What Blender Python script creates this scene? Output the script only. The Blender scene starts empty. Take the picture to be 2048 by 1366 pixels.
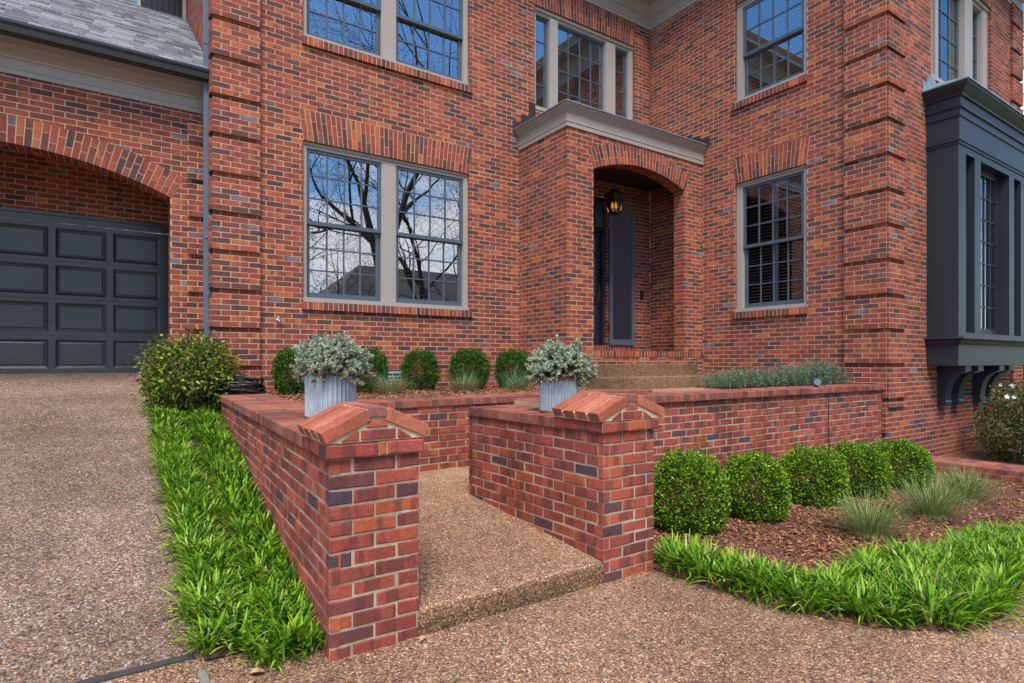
import bpy, math, random
import numpy as np
from mathutils import Vector, noise
random.seed(7); RNG = np.random.default_rng(7)
R = math.radians
S = bpy.context.scene
COL = S.collection

# ------------------------------------------------------------------ materials
def new_mat(name):
    m = bpy.data.materials.new(name); m.use_nodes = True
    nt = m.node_tree; b = nt.nodes['Principled BSDF']
    return m, nt, b
def N(nt, t, **kw):
    n = nt.nodes.new(t)
    for k, v in kw.items():
        if k in n.inputs.keys(): n.inputs[k].default_value = v
        else: setattr(n, k, v)
    return n
def ramp(nt, stops, interp='LINEAR'):
    n = nt.nodes.new('ShaderNodeValToRGB'); cr = n.color_ramp; cr.interpolation = interp
    while len(cr.elements) > 1: cr.elements.remove(cr.elements[-1])
    cr.elements[0].position = stops[0][0]; cr.elements[0].color = (*stops[0][1], 1)
    for p, c in stops[1:]:
        e = cr.elements.new(p); e.color = (*c, 1)
    return n
def mixc(nt, a, b, f, mode='MIX'):
    n = nt.nodes.new('ShaderNodeMix'); n.data_type = 'RGBA'; n.blend_type = mode
    for sock, v in ((n.inputs[6], a), (n.inputs[7], b), (n.inputs[0], f)):
        if hasattr(v, 'links'): nt.links.new(v, sock)
        elif isinstance(v, (int, float)): sock.default_value = v
        else: sock.default_value = (*v, 1)
    return n.outputs[2]
def coords(nt, scale=(1, 1, 1)):
    tc = nt.nodes.new('ShaderNodeTexCoord'); mp = nt.nodes.new('ShaderNodeMapping')
    mp.inputs['Scale'].default_value = scale
    nt.links.new(tc.outputs['Object'], mp.inputs['Vector'])
    return mp.outputs['Vector']
def noise_n(nt, vec, scale, detail=4, rough=.6):
    n = N(nt, 'ShaderNodeTexNoise', Scale=scale, Detail=detail, Roughness=rough)
    nt.links.new(vec, n.inputs['Vector']); return n.outputs['Fac']
def bump(nt, b, h, strength=.3, dist=.01):
    n = N(nt, 'ShaderNodeBump', Strength=strength, Distance=dist)
    nt.links.new(h, n.inputs['Height']); nt.links.new(n.outputs['Normal'], b.inputs['Normal'])

def srgb(r, g, b):
    f = lambda c: (c/255/12.92) if c/255 <= .04045 else ((c/255+.055)/1.055)**2.4
    return (f(r), f(g), f(b))

def island_mat(name, stops, rough=.85, mott=.25, mscale=30, bstr=.2, bscale=90, band=None, spec=.3, stain=.25, sscale=1.3):
    m, nt, b = new_mat(name); L = nt.links
    g = nt.nodes.new('ShaderNodeNewGeometry')
    cr = ramp(nt, stops); L.new(g.outputs['Random Per Island'], cr.inputs['Fac'])
    c = cr.outputs['Color']; v = coords(nt)
    if band:
        mu = N(nt, 'ShaderNodeMath', operation='MULTIPLY'); mu.inputs[1].default_value = 61.; L.new(g.outputs['Random Per Island'], mu.inputs[0])
        va = N(nt, 'ShaderNodeVectorMath', operation='ADD'); L.new(coords(nt, (1, 1, .12)), va.inputs[0]); L.new(mu.outputs[0], va.inputs[1])
        nb = noise_n(nt, va.outputs[0], band[0], 2, .5)
        rb = ramp(nt, [(band[1], (0, 0, 0)), (band[1]+.03, (1, 1, 1))]); L.new(nb, rb.inputs['Fac'])
        mm = N(nt, 'ShaderNodeMath', operation='MULTIPLY'); L.new(rb.outputs['Color'], mm.inputs[0]); mm.inputs[1].default_value = band[3]
        c = mixc(nt, c, band[2], mm.outputs[0])
    if mott:
        n1 = noise_n(nt, v, mscale, 5, .65)
        r1 = ramp(nt, [(.25, (1-mott,)*3), (.5, (1, 1, 1)), (.75, (1+mott,)*3)]); L.new(n1, r1.inputs['Fac'])
        c = mixc(nt, c, r1.outputs['Color'], 1.0, 'MULTIPLY')
    if stain:
        n2 = noise_n(nt, coords(nt, (1, 1, .35)), sscale, 7, .68)
        r2 = ramp(nt, [(.3, (1-stain,)*3), (.55, (1, 1, 1)), (.8, (1+stain*.6,)*3)]); L.new(n2, r2.inputs['Fac'])
        c = mixc(nt, c, r2.outputs['Color'], 1.0, 'MULTIPLY')
    L.new(c, b.inputs['Base Color'])
    b.inputs['Roughness'].default_value = rough; b.inputs['Specular IOR Level'].default_value = spec
    if bstr: bump(nt, b, noise_n(nt, v, bscale, 4, .7), bstr, .004)
    return m
def plain(name, col, rough=.5, mott=.12, mscale=6, bstr=.05, bscale=60, metal=0., spec=.5, stretch=(1, 1, 1)):
    m, nt, b = new_mat(name); v = coords(nt, stretch)
    n1 = noise_n(nt, v, mscale, 6, .65)
    r1 = ramp(nt, [(.25, tuple(x*(1-mott) for x in col)), (.75, tuple(min(1, x*(1+mott)) for x in col))])
    nt.links.new(n1, r1.inputs['Fac']); nt.links.new(r1.outputs['Color'], b.inputs['Base Color'])
    b.inputs['Roughness'].default_value = rough; b.inputs['Metallic'].default_value = metal
    b.inputs['Specular IOR Level'].default_value = spec
    if bstr: bump(nt, b, noise_n(nt, v, bscale, 4, .6), bstr, .01)
    return m

def leafy(name, stops, trans=.25, rough=.5, mott=0):
    m, nt, b = new_mat(name); L = nt.links
    g = nt.nodes.new('ShaderNodeNewGeometry'); cr = ramp(nt, stops)
    L.new(g.outputs['Random Per Island'], cr.inputs['Fac'])
    L.new(cr.outputs['Color'], b.inputs['Base Color'])
    b.inputs['Roughness'].default_value = rough; b.inputs['Specular IOR Level'].default_value = .22
    t = nt.nodes.new('ShaderNodeBsdfTranslucent'); L.new(cr.outputs['Color'], t.inputs['Color'])
    mx = nt.nodes.new('ShaderNodeMixShader'); mx.inputs[0].default_value = trans
    L.new(b.outputs[0], mx.inputs[1]); L.new(t.outputs[0], mx.inputs[2])
    L.new(mx.outputs[0], nt.nodes['Material Output'].inputs['Surface'])
    return m

BR = [(0, srgb(76, 56, 60)), (.1, srgb(90, 60, 60)), (.22, srgb(116, 63, 56)), (.42, srgb(142, 70, 56)), (.62, srgb(152, 77, 59)),
      (.77, srgb(130, 62, 54)), (.88, srgb(162, 87, 58)), (.95, srgb(172, 99, 63)), (.975, srgb(106, 76, 77)), (1, srgb(118, 110, 124))]
M = {}
M['brick'] = island_mat('house brick', BR, mott=.22, mscale=28, bstr=.25, band=(8, .54, srgb(88, 56, 56), .5), stain=.3, sscale=1.1)
BG = [(0, srgb(76, 60, 72)), (.05, srgb(86, 62, 68)), (.1, srgb(132, 68, 58)), (.35, srgb(158, 78, 62)), (.55, srgb(144, 66, 58)),
      (.75, srgb(170, 90, 58)), (.9, srgb(164, 82, 70)), (1, srgb(122, 66, 62))]
M['gbrick'] = island_mat('garden wall brick', BG, mott=.3, mscale=40, bstr=.9, bscale=110, band=(10, .53, srgb(92, 54, 54), .6), stain=.5, sscale=2.4)
M['paver'] = island_mat('coping brick', [(0, srgb(92, 62, 60)), (.2, srgb(122, 74, 64)), (.45, srgb(140, 84, 70)), (.65, srgb(150, 96, 82)), (.85, srgb(142, 76, 58)), (1, srgb(84, 58, 60))],
                        mott=.25, mscale=45, bstr=.4, bscale=140, stain=.3, sscale=2.5)
M['capbrick'] = island_mat('orange cap brick', [(0, srgb(148, 80, 62)), (.5, srgb(164, 92, 70)), (.85, srgb(172, 106, 84)), (1, srgb(132, 84, 76))], mott=.3, mscale=40, bstr=.4, bscale=140, stain=.3, sscale=6)
M['mortar'] = plain('mortar', srgb(190, 158, 132), .95, .2, 9, .4, 160, spec=.1)
M['gmortar'] = plain('weathered mortar', srgb(168, 150, 130), .95, .45, 7, .5, 160, spec=.1)
M['lmortar'] = plain('pale mortar', srgb(196, 178, 152), .95, .25, 20, .5, 160, spec=.1)
M['taupe'] = plain('taupe painted trim', srgb(154, 146, 140), .45, .06, 5, .03)
M['slate'] = plain('slate blue sash paint', srgb(72, 84, 100), .4, .06, 8, .03)
M['navy'] = plain('charcoal navy paint', srgb(36, 40, 51), .42, .28, 4, .06, 70, stretch=(1, 1, .25))
M['shutterp'] = plain('shutter paint lightened for shade', srgb(84, 90, 104), .45, .12, 9, .05)  # navy lightened in colour to make up for the dim porch light
M['gdoor'] = plain('charcoal garage door', srgb(46, 50, 58), .28, .4, 5, .06, 40, stretch=(.5, .5, 9))
M['black'] = plain('black rubber', (.012, .012, .013), .45, .2, 20)  # rubber; also the shade painted behind the shutter louvres
M['gutter'] = plain('dark bronze gutter', srgb(34, 34, 37), .35, .1, 6)
M['spout'] = plain('grey blue downspout', srgb(92, 106, 124), .35, .1, 6)
M['copper'] = plain('dark bronze flashing', srgb(62, 48, 46), .4, .35, 7, .05, metal=.3)
M['teal'] = plain('weathered copper roof', srgb(128, 144, 152), .45, .4, 9, .05, metal=.35)
M['iron'] = plain('dark metal', srgb(45, 40, 38), .45, .2, 20, metal=.6)
M['brass'] = plain('aged brass', srgb(130, 112, 84), .35, .2, 20, metal=.9)
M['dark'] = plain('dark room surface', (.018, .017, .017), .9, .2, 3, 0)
M['room'] = plain('dim plaster', (.05, .045, .04), .9, .2, 3, 0)
M['blind'] = plain('white blind slats', (.75, .75, .77), .5, .05, 6, 0)
M['bark'] = plain('bark', srgb(70, 60, 54), .9, .3, 12, .5, 40)
M['stucco'] = plain('pale siding', srgb(190, 188, 182), .7, .08, 3)
M['soil'] = plain('dark soil', srgb(58, 42, 34), .95, .4, 25, .6, 60)
M['wood'] = plain('weathered grey wood', srgb(120, 112, 102), .9, .3, 10, .4, 60, stretch=(6, 1, 1))
M['joint'] = plain('expansion joint', srgb(58, 56, 56), .9, .25, 30, .3, 90)
M['lead'] = plain('grey metal', srgb(150, 155, 158), .4, .2, 14, metal=.6)
M['galv'] = plain('galvanised steel', srgb(158, 167, 178), .48, .5, 9, .06, 30, metal=.35, stretch=(1, 1, .5))
M['rust'] = plain('rusty rim', srgb(120, 74, 58), .8, .4, 20, .2)
M['deadleaf'] = plain('dry leaf', srgb(176, 136, 104), .7, .25, 30, .2)
M['petalw'] = plain('white petal', (.8, .8, .84), .6, .05, 10, 0)
M['petalr'] = plain('coral petal', srgb(214, 66, 56), .6, .15, 10, 0)
M['shingle'] = island_mat('grey shingle', [(0, srgb(84, 88, 95)), (.3, srgb(104, 109, 116)), (.6, srgb(120, 124, 130)), (.85, srgb(138, 142, 147)), (1, srgb(96, 98, 104))], mott=.3, mscale=60, bstr=.4, bscale=200, stain=.1)
M['dshingle'] = plain('neighbour shingles', srgb(82, 78, 76), .9, .3, 5)
M['nbrick'] = plain('neighbour brick', srgb(130, 78, 62), .9, .25, 6)
M['boxwood'] = leafy('boxwood leaves', [(0, (.03, .07, .006)), (.3, (.08, .17, .010)), (.6, (.15, .30, .015)), (.88, (.28, .43, .025)), (1, (.40, .52, .05))], .2)
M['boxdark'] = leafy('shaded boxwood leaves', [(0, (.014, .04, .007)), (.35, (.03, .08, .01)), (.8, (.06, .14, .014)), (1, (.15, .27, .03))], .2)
M['lirio'] = leafy('border grass blades', [(0, (.018, .07, .006)), (.25, (.06, .17, .008)), (.6, (.15, .32, .012)), (.90, (.28, .46, .025)), (.96, (.30, .42, .08)), (.985, (.46, .42, .22)), (1, (.30, .20, .11))], .3)
M['lirioY'] = leafy('yellowing border grass blades', [(0, (.06, .17, .012)), (.35, (.15, .33, .02)), (.65, (.28, .46, .035)), (.88, (.42, .54, .09)), (1, (.60, .56, .30))], .3)
M['juniper'] = leafy('blue green needles', [(0, (.16, .22, .13)), (.35, (.32, .41, .28)), (.7, (.46, .55, .40)), (.92, (.60, .66, .52)), (1, (.50, .40, .26))], .1)
M['junbrown'] = leafy('tan inner needles', [(0, (.16, .12, .07)), (.6, (.32, .26, .17)), (1, (.26, .30, .20))], .1)
M['rosemary'] = leafy('rosemary needles', [(0, (.06, .12, .065)), (.5, (.14, .25, .14)), (.9, (.25, .37, .23)), (1, (.36, .45, .30))], .15)
M['tallgrass'] = leafy('fine grass blades', [(0, (.07, .17, .03)), (.5, (.15, .27, .06)), (.85, (.24, .33, .11)), (1, (.42, .38, .2))], .25)
M['blondgrass'] = leafy('straw blades', [(0, (.30, .21, .10)), (.6, (.46, .36, .20)), (1, (.55, .46, .30))], .2)
M['greentip'] = leafy('blue green blades', [(0, (.05, .16, .06)), (1, (.14, .30, .13))], .25)
M['nandina'] = leafy('mixed shrub leaves', [(0, (.03, .055, .012)), (.25, (.08, .13, .02)), (.5, (.16, .22, .03)), (.66, (.20, .14, .06)), (.78, (.17, .08, .055)), (.88, (.28, .44, .04)), (1, (.46, .60, .06))], .25)
M['azalea'] = leafy('azalea leaves', [(0, (.02, .04, .012)), (.4, (.07, .10, .025)), (.75, (.14, .14, .045)), (1, (.24, .15, .07))], .2)
M['tree'] = leafy('spring leaves', [(0, (.05, .09, .02)), (.6, (.12, .19, .04)), (1, (.25, .30, .08))], .3)
M['chips'] = island_mat('bark chips', [(0, srgb(68, 42, 30)), (.4, srgb(118, 74, 52)), (.75, srgb(148, 98, 68)), (1, srgb(182, 138, 104))], mott=.2, mscale=60, bstr=.2, stain=.2)

def aggregate(name, pal, scale=105, stain=.3, dark=(.12, .085, .06)):
    m, nt, b = new_mat(name); L = nt.links; v = coords(nt)
    w = N(nt, 'ShaderNodeTexNoise', Scale=40., Detail=2.); L.new(v, w.inputs['Vector'])
    add = N(nt, 'ShaderNodeMix'); add.data_type = 'RGBA'; add.inputs[0].default_value = .012
    L.new(v, add.inputs[6]); L.new(w.outputs['Color'], add.inputs[7])
    vo = N(nt, 'ShaderNodeTexVoronoi', Scale=scale); L.new(add.outputs[2], vo.inputs['Vector'])
    sep = nt.nodes.new('ShaderNodeSeparateColor'); L.new(vo.outputs['Color'], sep.inputs[0])
    cr = ramp(nt, pal); L.new(sep.outputs[0], cr.inputs['Fac'])
    edge = ramp(nt, [(.38, (1, 1, 1)), (.75, (.4, .37, .35))]); 
    ds = N(nt, 'ShaderNodeMath', operation='MULTIPLY'); ds.inputs[1].default_value = 1.0
    L.new(vo.outputs['Distance'], ds.inputs[0]); L.new(ds.outputs[0], edge.inputs['Fac'])
    c = mixc(nt, cr.outputs['Color'], edge.outputs['Color'], 1.0, 'MULTIPLY')
    n2 = noise_n(nt, v, 1.1, 5, .62)
    r2 = ramp(nt, [(.3, (1-stain, 1-stain*1.05, 1-stain*1.1)), (.6, (1, 1, 1)), (.8, (1.12, 1.12, 1.12))]); L.new(n2, r2.inputs['Fac'])
    c = mixc(nt, c, r2.outputs['Color'], 1.0, 'MULTIPLY')
    n3 = noise_n(nt, v, 9, 4, .6); r3 = ramp(nt, [(.3, (.8, .78, .76)), (.7, (1.12, 1.1, 1.08))]); L.new(n3, r3.inputs['Fac'])
    c = mixc(nt, c, r3.outputs['Color'], 1.0, 'MULTIPLY')
    n4 = noise_n(nt, v, .45, 3, .55); r4 = ramp(nt, [(.35, (.8, .77, .74)), (.6, (1.06, 1.04, 1.02))]); L.new(n4, r4.inputs['Fac'])
    c = mixc(nt, c, r4.outputs['Color'], 1.0, 'MULTIPLY')
    L.new(c, b.inputs['Base Color']); b.inputs['Roughness'].default_value = .8; b.inputs['Specular IOR Level'].default_value = .25
    inv = N(nt, 'ShaderNodeMath', operation='SUBTRACT'); inv.inputs[0].default_value = 1.; L.new(vo.outputs['Distance'], inv.inputs[1])
    bump(nt, b, inv.outputs[0], .7, .006)
    return m
AG = [(0, srgb(84, 74, 70)), (.2, srgb(128, 108, 98)), (.4, srgb(150, 126, 112)), (.55, srgb(164, 132, 106)), (.7, srgb(136, 112, 102)), (.82, srgb(178, 158, 144)), (.92, srgb(206, 196, 188)), (1, srgb(106, 104, 106))]
M['drive'] = aggregate('exposed aggregate driveway', AG, 112, .34)
M['walk'] = aggregate('exposed aggregate walk', [(p, (c[0]*1.42, c[1]*1.25, c[2]*1.05)) for p, c in AG], 125, .26)
M['stepagg'] = aggregate('brown aggregate step', [(p, (c[0]*.95, c[1]*.82, c[2]*.62)) for p, c in AG], 120, .3)

def mulch_mat():
    m, nt, b = new_mat('bark mulch'); L = nt.links; v = coords(nt)
    vo = N(nt, 'ShaderNodeTexVoronoi', Scale=60.); L.new(v, vo.inputs['Vector'])
    sep = nt.nodes.new('ShaderNodeSeparateColor'); L.new(vo.outputs['Color'], sep.inputs[0])
    cr = ramp(nt, [(0, srgb(52, 32, 26)), (.5, srgb(96, 58, 44)), (1, srgb(134, 88, 66))]); L.new(sep.outputs[0], cr.inputs['Fac'])
    L.new(cr.outputs['Color'], b.inputs['Base Color']); b.inputs['Roughness'].default_value = .95
    bump(nt, b, vo.outputs['Distance'], .8, .02); return m
M['mulch'] = mulch_mat()
def lawn_mat():
    m, nt, b = new_mat('lawn'); v = coords(nt); n1 = noise_n(nt, v, 1.5, 8, .7)
    cr = ramp(nt, [(.3, (.04, .07, .02)), (.7, (.10, .13, .04))]); nt.links.new(n1, cr.inputs['Fac'])
    nt.links.new(cr.outputs['Color'], b.inputs['Base Color']); b.inputs['Roughness'].default_value = .95; return m
M['lawn'] = lawn_mat()
def glass_mat(name, fac, rough=0.0, tint=(.9, .92, .93), warp=0.012):
    m, nt, b = new_mat(name); L = nt.links; nt.nodes.remove(b)
    gl = N(nt, 'ShaderNodeBsdfGlossy'); gl.inputs['Roughness'].default_value = rough; gl.inputs['Color'].default_value = (.92, .95, 1, 1)
    tr = N(nt, 'ShaderNodeBsdfTransparent'); tr.inputs['Color'].default_value = (*tint, 1)
    lw = N(nt, 'ShaderNodeFresnel'); lw.inputs['IOR'].default_value = fac
    n1 = noise_n(nt, coords(nt), 1.6, 0, .5)
    bp = N(nt, 'ShaderNodeBump', Strength=warp, Distance=.02); L.new(n1, bp.inputs['Height'])
    L.new(bp.outputs['Normal'], gl.inputs['Normal'])
    mx = N(nt, 'ShaderNodeMixShader'); L.new(lw.outputs[0], mx.inputs[0]); L.new(tr.outputs[0], mx.inputs[1]); L.new(gl.outputs[0], mx.inputs[2])
    L.new(mx.outputs[0], nt.nodes['Material Output'].inputs['Surface']); return m
M['glass'] = glass_mat('reflective window glass', 5.0)
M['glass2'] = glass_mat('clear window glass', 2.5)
M['lglass'] = glass_mat('clear lantern glass', 1.5, warp=0.)
def emit(name, col, s):
    m, nt, b = new_mat(name); nt.nodes.remove(b); e = N(nt, 'ShaderNodeEmission', Strength=s); e.inputs['Color'].default_value = (*col, 1)
    nt.links.new(e.outputs[0], nt.nodes['Material Output'].inputs['Surface']); return m
M['flame'] = emit('lit flame bulb', (1, .36, .06), .32)
M['lamp'] = emit('lit ceiling lamp', (1, .75, .35), 3.5)

# ------------------------------------------------------------------ mesh helpers
class MB:
    def __init__(s): s.v = []; s.f = []; s.m = []
    def add(s, vs, fs, mi=0, flip=False):
        o = len(s.v); s.v.extend(vs)
        for f in fs:
            s.f.append(tuple(o+i for i in (reversed(f) if flip else f))); s.m.append(mi)
    def box(s, x0, x1, y0, y1, z0, z1, mi=0):
        vs = [(x0, y0, z0), (x1, y0, z0), (x1, y1, z0), (x0, y1, z0), (x0, y0, z1), (x1, y0, z1), (x1, y1, z1), (x0, y1, z1)]
        s.add(vs, [(0, 3, 2, 1), (4, 5, 6, 7), (0, 1, 5, 4), (1, 2, 6, 5), (2, 3, 7, 6), (3, 0, 4, 7)], mi)
    def tube(s, pts, rads, n=8, mi=0, cap=True):
        pts = [Vector(p) for p in pts]
        if isinstance(rads, (int, float)): rads = [rads]*len(pts)
        rings = []; prev = None
        for i, p in enumerate(pts):
            d = (pts[min(i+1, len(pts)-1)]-pts[max(i-1, 0)])
            d = d.normalized() if d.length > 1e-9 else Vector((0, 0, 1))
            if prev is None:
                a = d.orthogonal().normalized()
            else:
                a = prev - d*prev.dot(d); a = a.normalized() if a.length > 1e-6 else d.orthogonal().normalized()
            prev = a; b = d.cross(a)
            rings.append([tuple(p+(a*math.cos(2*math.pi*k/n)+b*math.sin(2*math.pi*k/n))*rads[i]) for k in range(n)])
        vs = [v for r in rings for v in r]; fs = []
        for i in range(len(rings)-1):
            for k in range(n):
                fs.append((i*n+k, i*n+(k+1) % n, (i+1)*n+(k+1) % n, (i+1)*n+k))
        if cap: fs.append(tuple(reversed(range(n)))); fs.append(tuple(range((len(rings)-1)*n, len(rings)*n)))
        s.add(vs, fs, mi)
    def lathe(s, prof, c=(0, 0, 0), n=32, mi=0, wob=None):
        vs = []; fs = []
        for r, z in prof:
            for k in range(n):
                a = 2*math.pi*k/n; rr = r+(wob(a) if wob else 0)
                vs.append((c[0]+rr*math.cos(a), c[1]+rr*math.sin(a), c[2]+z))
        for i in range(len(prof)-1):
            for k in range(n): fs.append((i*n+k, i*n+(k+1) % n, (i+1)*n+(k+1) % n, (i+1)*n+k))
        s.add(vs, fs, mi)
    def build(s, name, mats, parent=None, smooth=False, bevel=0):
        me = bpy.data.meshes.new(name); me.from_pydata(s.v, [], s.f)
        if not isinstance(mats, (list, tuple)): mats = [mats]
        for m in mats: me.materials.append(m)
        me.polygons.foreach_set('material_index', s.m)
        if smooth: me.polygons.foreach_set('use_smooth', [True]*len(s.f))
        o = bpy.data.objects.new(name, me); COL.objects.link(o)
        if parent is not None:
            o.parent = parent; o.matrix_parent_inverse = PINV(parent)
        if bevel:
            bv = o.modifiers.new('Bevel', 'BEVEL'); bv.width = bevel; bv.segments = 2; bv.limit_method = 'ANGLE'
        return o
def world_of(o):
    m = o.matrix_basis.copy()
    return m if o.parent is None else world_of(o.parent) @ o.matrix_parent_inverse @ m
def PINV(p): return world_of(p).inverted()
def thing(name, label, cat, loc=(0, 0, 0), group=None):
    o = bpy.data.objects.new(name, None); COL.objects.link(o); o.location = loc; o.empty_display_size = .2
    return tag(o, label, cat, group)
def tag(o, label=None, cat=None, group=None, kind=None):
    if label: o['label'] = label
    if cat: o['category'] = cat
    if group: o['group'] = group
    if kind: o['kind'] = kind
    return o
def struct(o, label=None, cat=None): return tag(o, label, cat, kind='structure')

class Fr:      # wall frame: u along the wall, w outward, z up
    def __init__(s, o, d, n):
        l = math.hypot(*d); s.o = o; s.d = (d[0]/l, d[1]/l); l = math.hypot(*n); s.n = (n[0]/l, n[1]/l)
        s.flip = (s.d[0]*s.n[1]-s.d[1]*s.n[0]) < 0
    def __call__(s, u, w, z): return (s.o[0]+u*s.d[0]+w*s.n[0], s.o[1]+u*s.d[1]+w*s.n[1], z)
def fbox(mb, fr, u0, u1, w0, w1, z0, z1, mi=0):
    vs = [fr(u0, w0, z0), fr(u1, w0, z0), fr(u1, w1, z0), fr(u0, w1, z0), fr(u0, w0, z1), fr(u1, w0, z1), fr(u1, w1, z1), fr(u0, w1, z1)]
    mb.add(vs, [(0, 3, 2, 1), (4, 5, 6, 7), (0, 1, 5, 4), (1, 2, 6, 5), (2, 3, 7, 6), (3, 0, 4, 7)], mi, fr.flip)
def fpoly(mb, fr, pts, w0, w1, mi=0, back=False):     # prism of a polygon (u,z), front at w1; pts counter-clockwise seen with u right, z up
    n = len(pts)
    vs = [fr(u, w1, z) for u, z in pts]+[fr(u, w0, z) for u, z in pts]
    fs = [tuple(reversed(range(n)))]+[(i, (i+1) % n, n+(i+1) % n, n+i) for i in range(n)]
    if back: fs.append(tuple(range(n, 2*n)))
    mb.add(vs, fs, mi, fr.flip)
def brick(mb, fr, u0, u1, z0, z1, wf=0., depth=.045, c=0., mi=0, j=.0012):
    if u1-u0 < .012 or z1-z0 < .008: return
    r = random.uniform
    a, b_, e, f = r(-j, j), r(-j, j), r(-j, j), r(-j, j); w = wf+r(-j, j)
    if not c:
        vs = [fr(u0+a, w, z0+e), fr(u1+b_, w, z0-e), fr(u1+b_, w, z1+f), fr(u0+a, w, z1-f)]
        vs += [fr(u0+a, w-depth, z0+e), fr(u1+b_, w-depth, z0-e), fr(u1+b_, w-depth, z1+f), fr(u0+a, w-depth, z1-f)]
        mb.add(vs, [(3, 2, 1, 0), (0, 1, 5, 4), (1, 2, 6, 5), (2, 3, 7, 6), (3, 0, 4, 7)], mi, fr.flip)
    else:
        P = [(u0+a, z0+e), (u1+b_, z0-e), (u1+b_, z1+f), (u0+a, z1-f)]
        k = [(1, 1), (-1, 1), (-1, -1), (1, -1)]
        vs = [fr(P[i][0]+k[i][0]*c*r(.8, 1.5), w, P[i][1]+k[i][1]*c*r(.8, 1.5)) for i in range(4)]
        vs += [fr(P[i][0], w-c*.9, P[i][1]) for i in range(4)]+[fr(P[i][0], w-depth, P[i][1]) for i in range(4)]
        fs = [(3, 2, 1, 0)]
        for q in (0, 4):
            for i in range(4): fs.append((q+i, q+(i+1) % 4, q+4+(i+1) % 4, q+4+i))
        mb.add(vs, fs, mi, fr.flip)
def subtract(iv, a, b):
    out = []
    for x, y in iv:
        if b <= x or a >= y: out.append((x, y)); continue
        if a > x: out.append((x, a))
        if b < y: out.append((b, y))
    return out
HL, HH = .204, .0658
def wall(mb, fr, u0, u1, z0, z1, holes=(), arcs=(), L=HL, H=HH, J=.0108, zref=0., wf=0., c=0., j=.001, phase=0., edge=(0, 0), mw=.0018, period=None, depth=.045, ground=None):
    """running bond of separate bricks over a recessed mortar sheet; material 0 bricks, 1 mortar"""
    r0 = int(math.floor((z0-zref)/H)); r1 = int(math.ceil((z1-zref)/H))
    for r in range(r0, r1):
        zb = max(z0, zref+r*H); zt = min(z1, zref+(r+1)*H)
        if zt-zb < .004: continue
        cuts = sorted({zb, zt, *[q for h in holes for q in (h[2], h[3]) if zb+.004 < q < zt-.004]})
        for a, b in zip(cuts[:-1], cuts[1:]):
            zc = (a+b)/2; iv = [(u0, u1)]
            for h in holes:
                if h[2] < zc < h[3]: iv = subtract(iv, h[0], h[1])
            ivm = list(iv)
            for (uc, zcn, Rb, Rm, zs, ta) in arcs:
                if zs < zc:
                    d = Rb*Rb-(zc-zcn)**2
                    if d > 0: q = min(math.sqrt(d), (zc-zcn)*math.tan(ta)-.012); iv = subtract(iv, uc-q, uc+q)
                    d = Rm*Rm-(zc-zcn)**2
                    if d > 0: q = min(math.sqrt(d), (zc-zcn)*math.tan(ta)-.012); ivm = subtract(ivm, uc-q, uc+q)
            off = phase+(r % 2)*L/2
            bb = a+(J/2 if a == zb else 0); bt = b-(J/2 if b == zt else 0)
            for x, y in iv:
                k = math.floor((x-off)/L)-1
                while k*L+off < y:
                    p = max(x+(edge[0] if x == u0 else 0), k*L+off+J/2 if k*L+off > x else x); q = min(y-(edge[1] if y == u1 else 0), (k+1)*L+off-J/2 if (k+1)*L+off < y else y)
                    if ground is None or bt > ground((p+q)/2): brick(mb, fr, p, q, bb, bt, wf, depth, c, 0, j)
                    k += 1
            for x, y in ivm:
                mb.add([fr(x, wf-mw, a), fr(y, wf-mw, a), fr(y, wf-mw, b), fr(x, wf-mw, b)], [(3, 2, 1, 0)], 1, fr.flip)
def quoin(mb, fr, u0, u1, z0, z1, zref, out=.042, per=7, **kw):
    """raised blocks of six courses with one flush course between them"""
    k0 = int(math.floor((z0-zref)/(HH*per)))-1
    k = k0
    while zref+k*HH*per < z1:
        za = zref+(k*per+1)*HH; zb = zref+(k+1)*per*HH; k += 1
        za2, zb2 = max(za, z0), min(zb, z1)
        if zb2-za2 < .03: continue
        wall(mb, fr, u0, u1, za2, zb2, wf=out, zref=zref, depth=.06, **kw)
        fbox(mb, fr, u0+.004, u1-.004, -.02, out-.004, za2+.0068, zb2-.0068, 1)
def rowlock(mb, fr, u0, u1, z0, z1, wf, pitch=HH, depth=.14, c=0., J=.0095, slope=0., mi=0):
    n = max(1, round((u1-u0)/pitch)); p = (u1-u0)/n
    for i in range(n):
        brick(mb, fr, u0+i*p+J/2*(i > 0), u0+(i+1)*p-J/2*(i < n-1), z0, z1, wf, depth, c, mi, .0015)
    fbox(mb, fr, u0+.003, u1-.003, wf-depth, wf-.0025, z0+.002, z1-.004, 1)
def jack(mb, fr, u0, u1, z0, z1, splay=.06, wf=.002, pitch=HH):
    n = round((u1-u0+splay)/pitch); J = .0095
    def pt(i, t, dz=0):
        a = u0+(u1-u0)*i/n; b = (u0-splay)+(u1-u0+2*splay)*i/n
        return (a+(b-a)*t, z0+(z1-z0)*t+dz)
    for i in range(n):
        g = J/2/(u1-u0)*n
        s = .34 if i % 2 else .66
        for t0, t1 in ((0.0, s-.012), (s+.012, 1.0)):
            fpoly(mb, fr, [pt(i+g, t0), pt(i+1-g, t0), pt(i+1-g, t1), pt(i+g, t1)], wf-.05, wf+random.uniform(-.0012, .0012), 0)
    fpoly(mb, fr, [pt(0, 0.002), pt(n, 0.002), pt(n, .998), pt(0, .998)], wf-.055, wf-.0022, 1)
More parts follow.
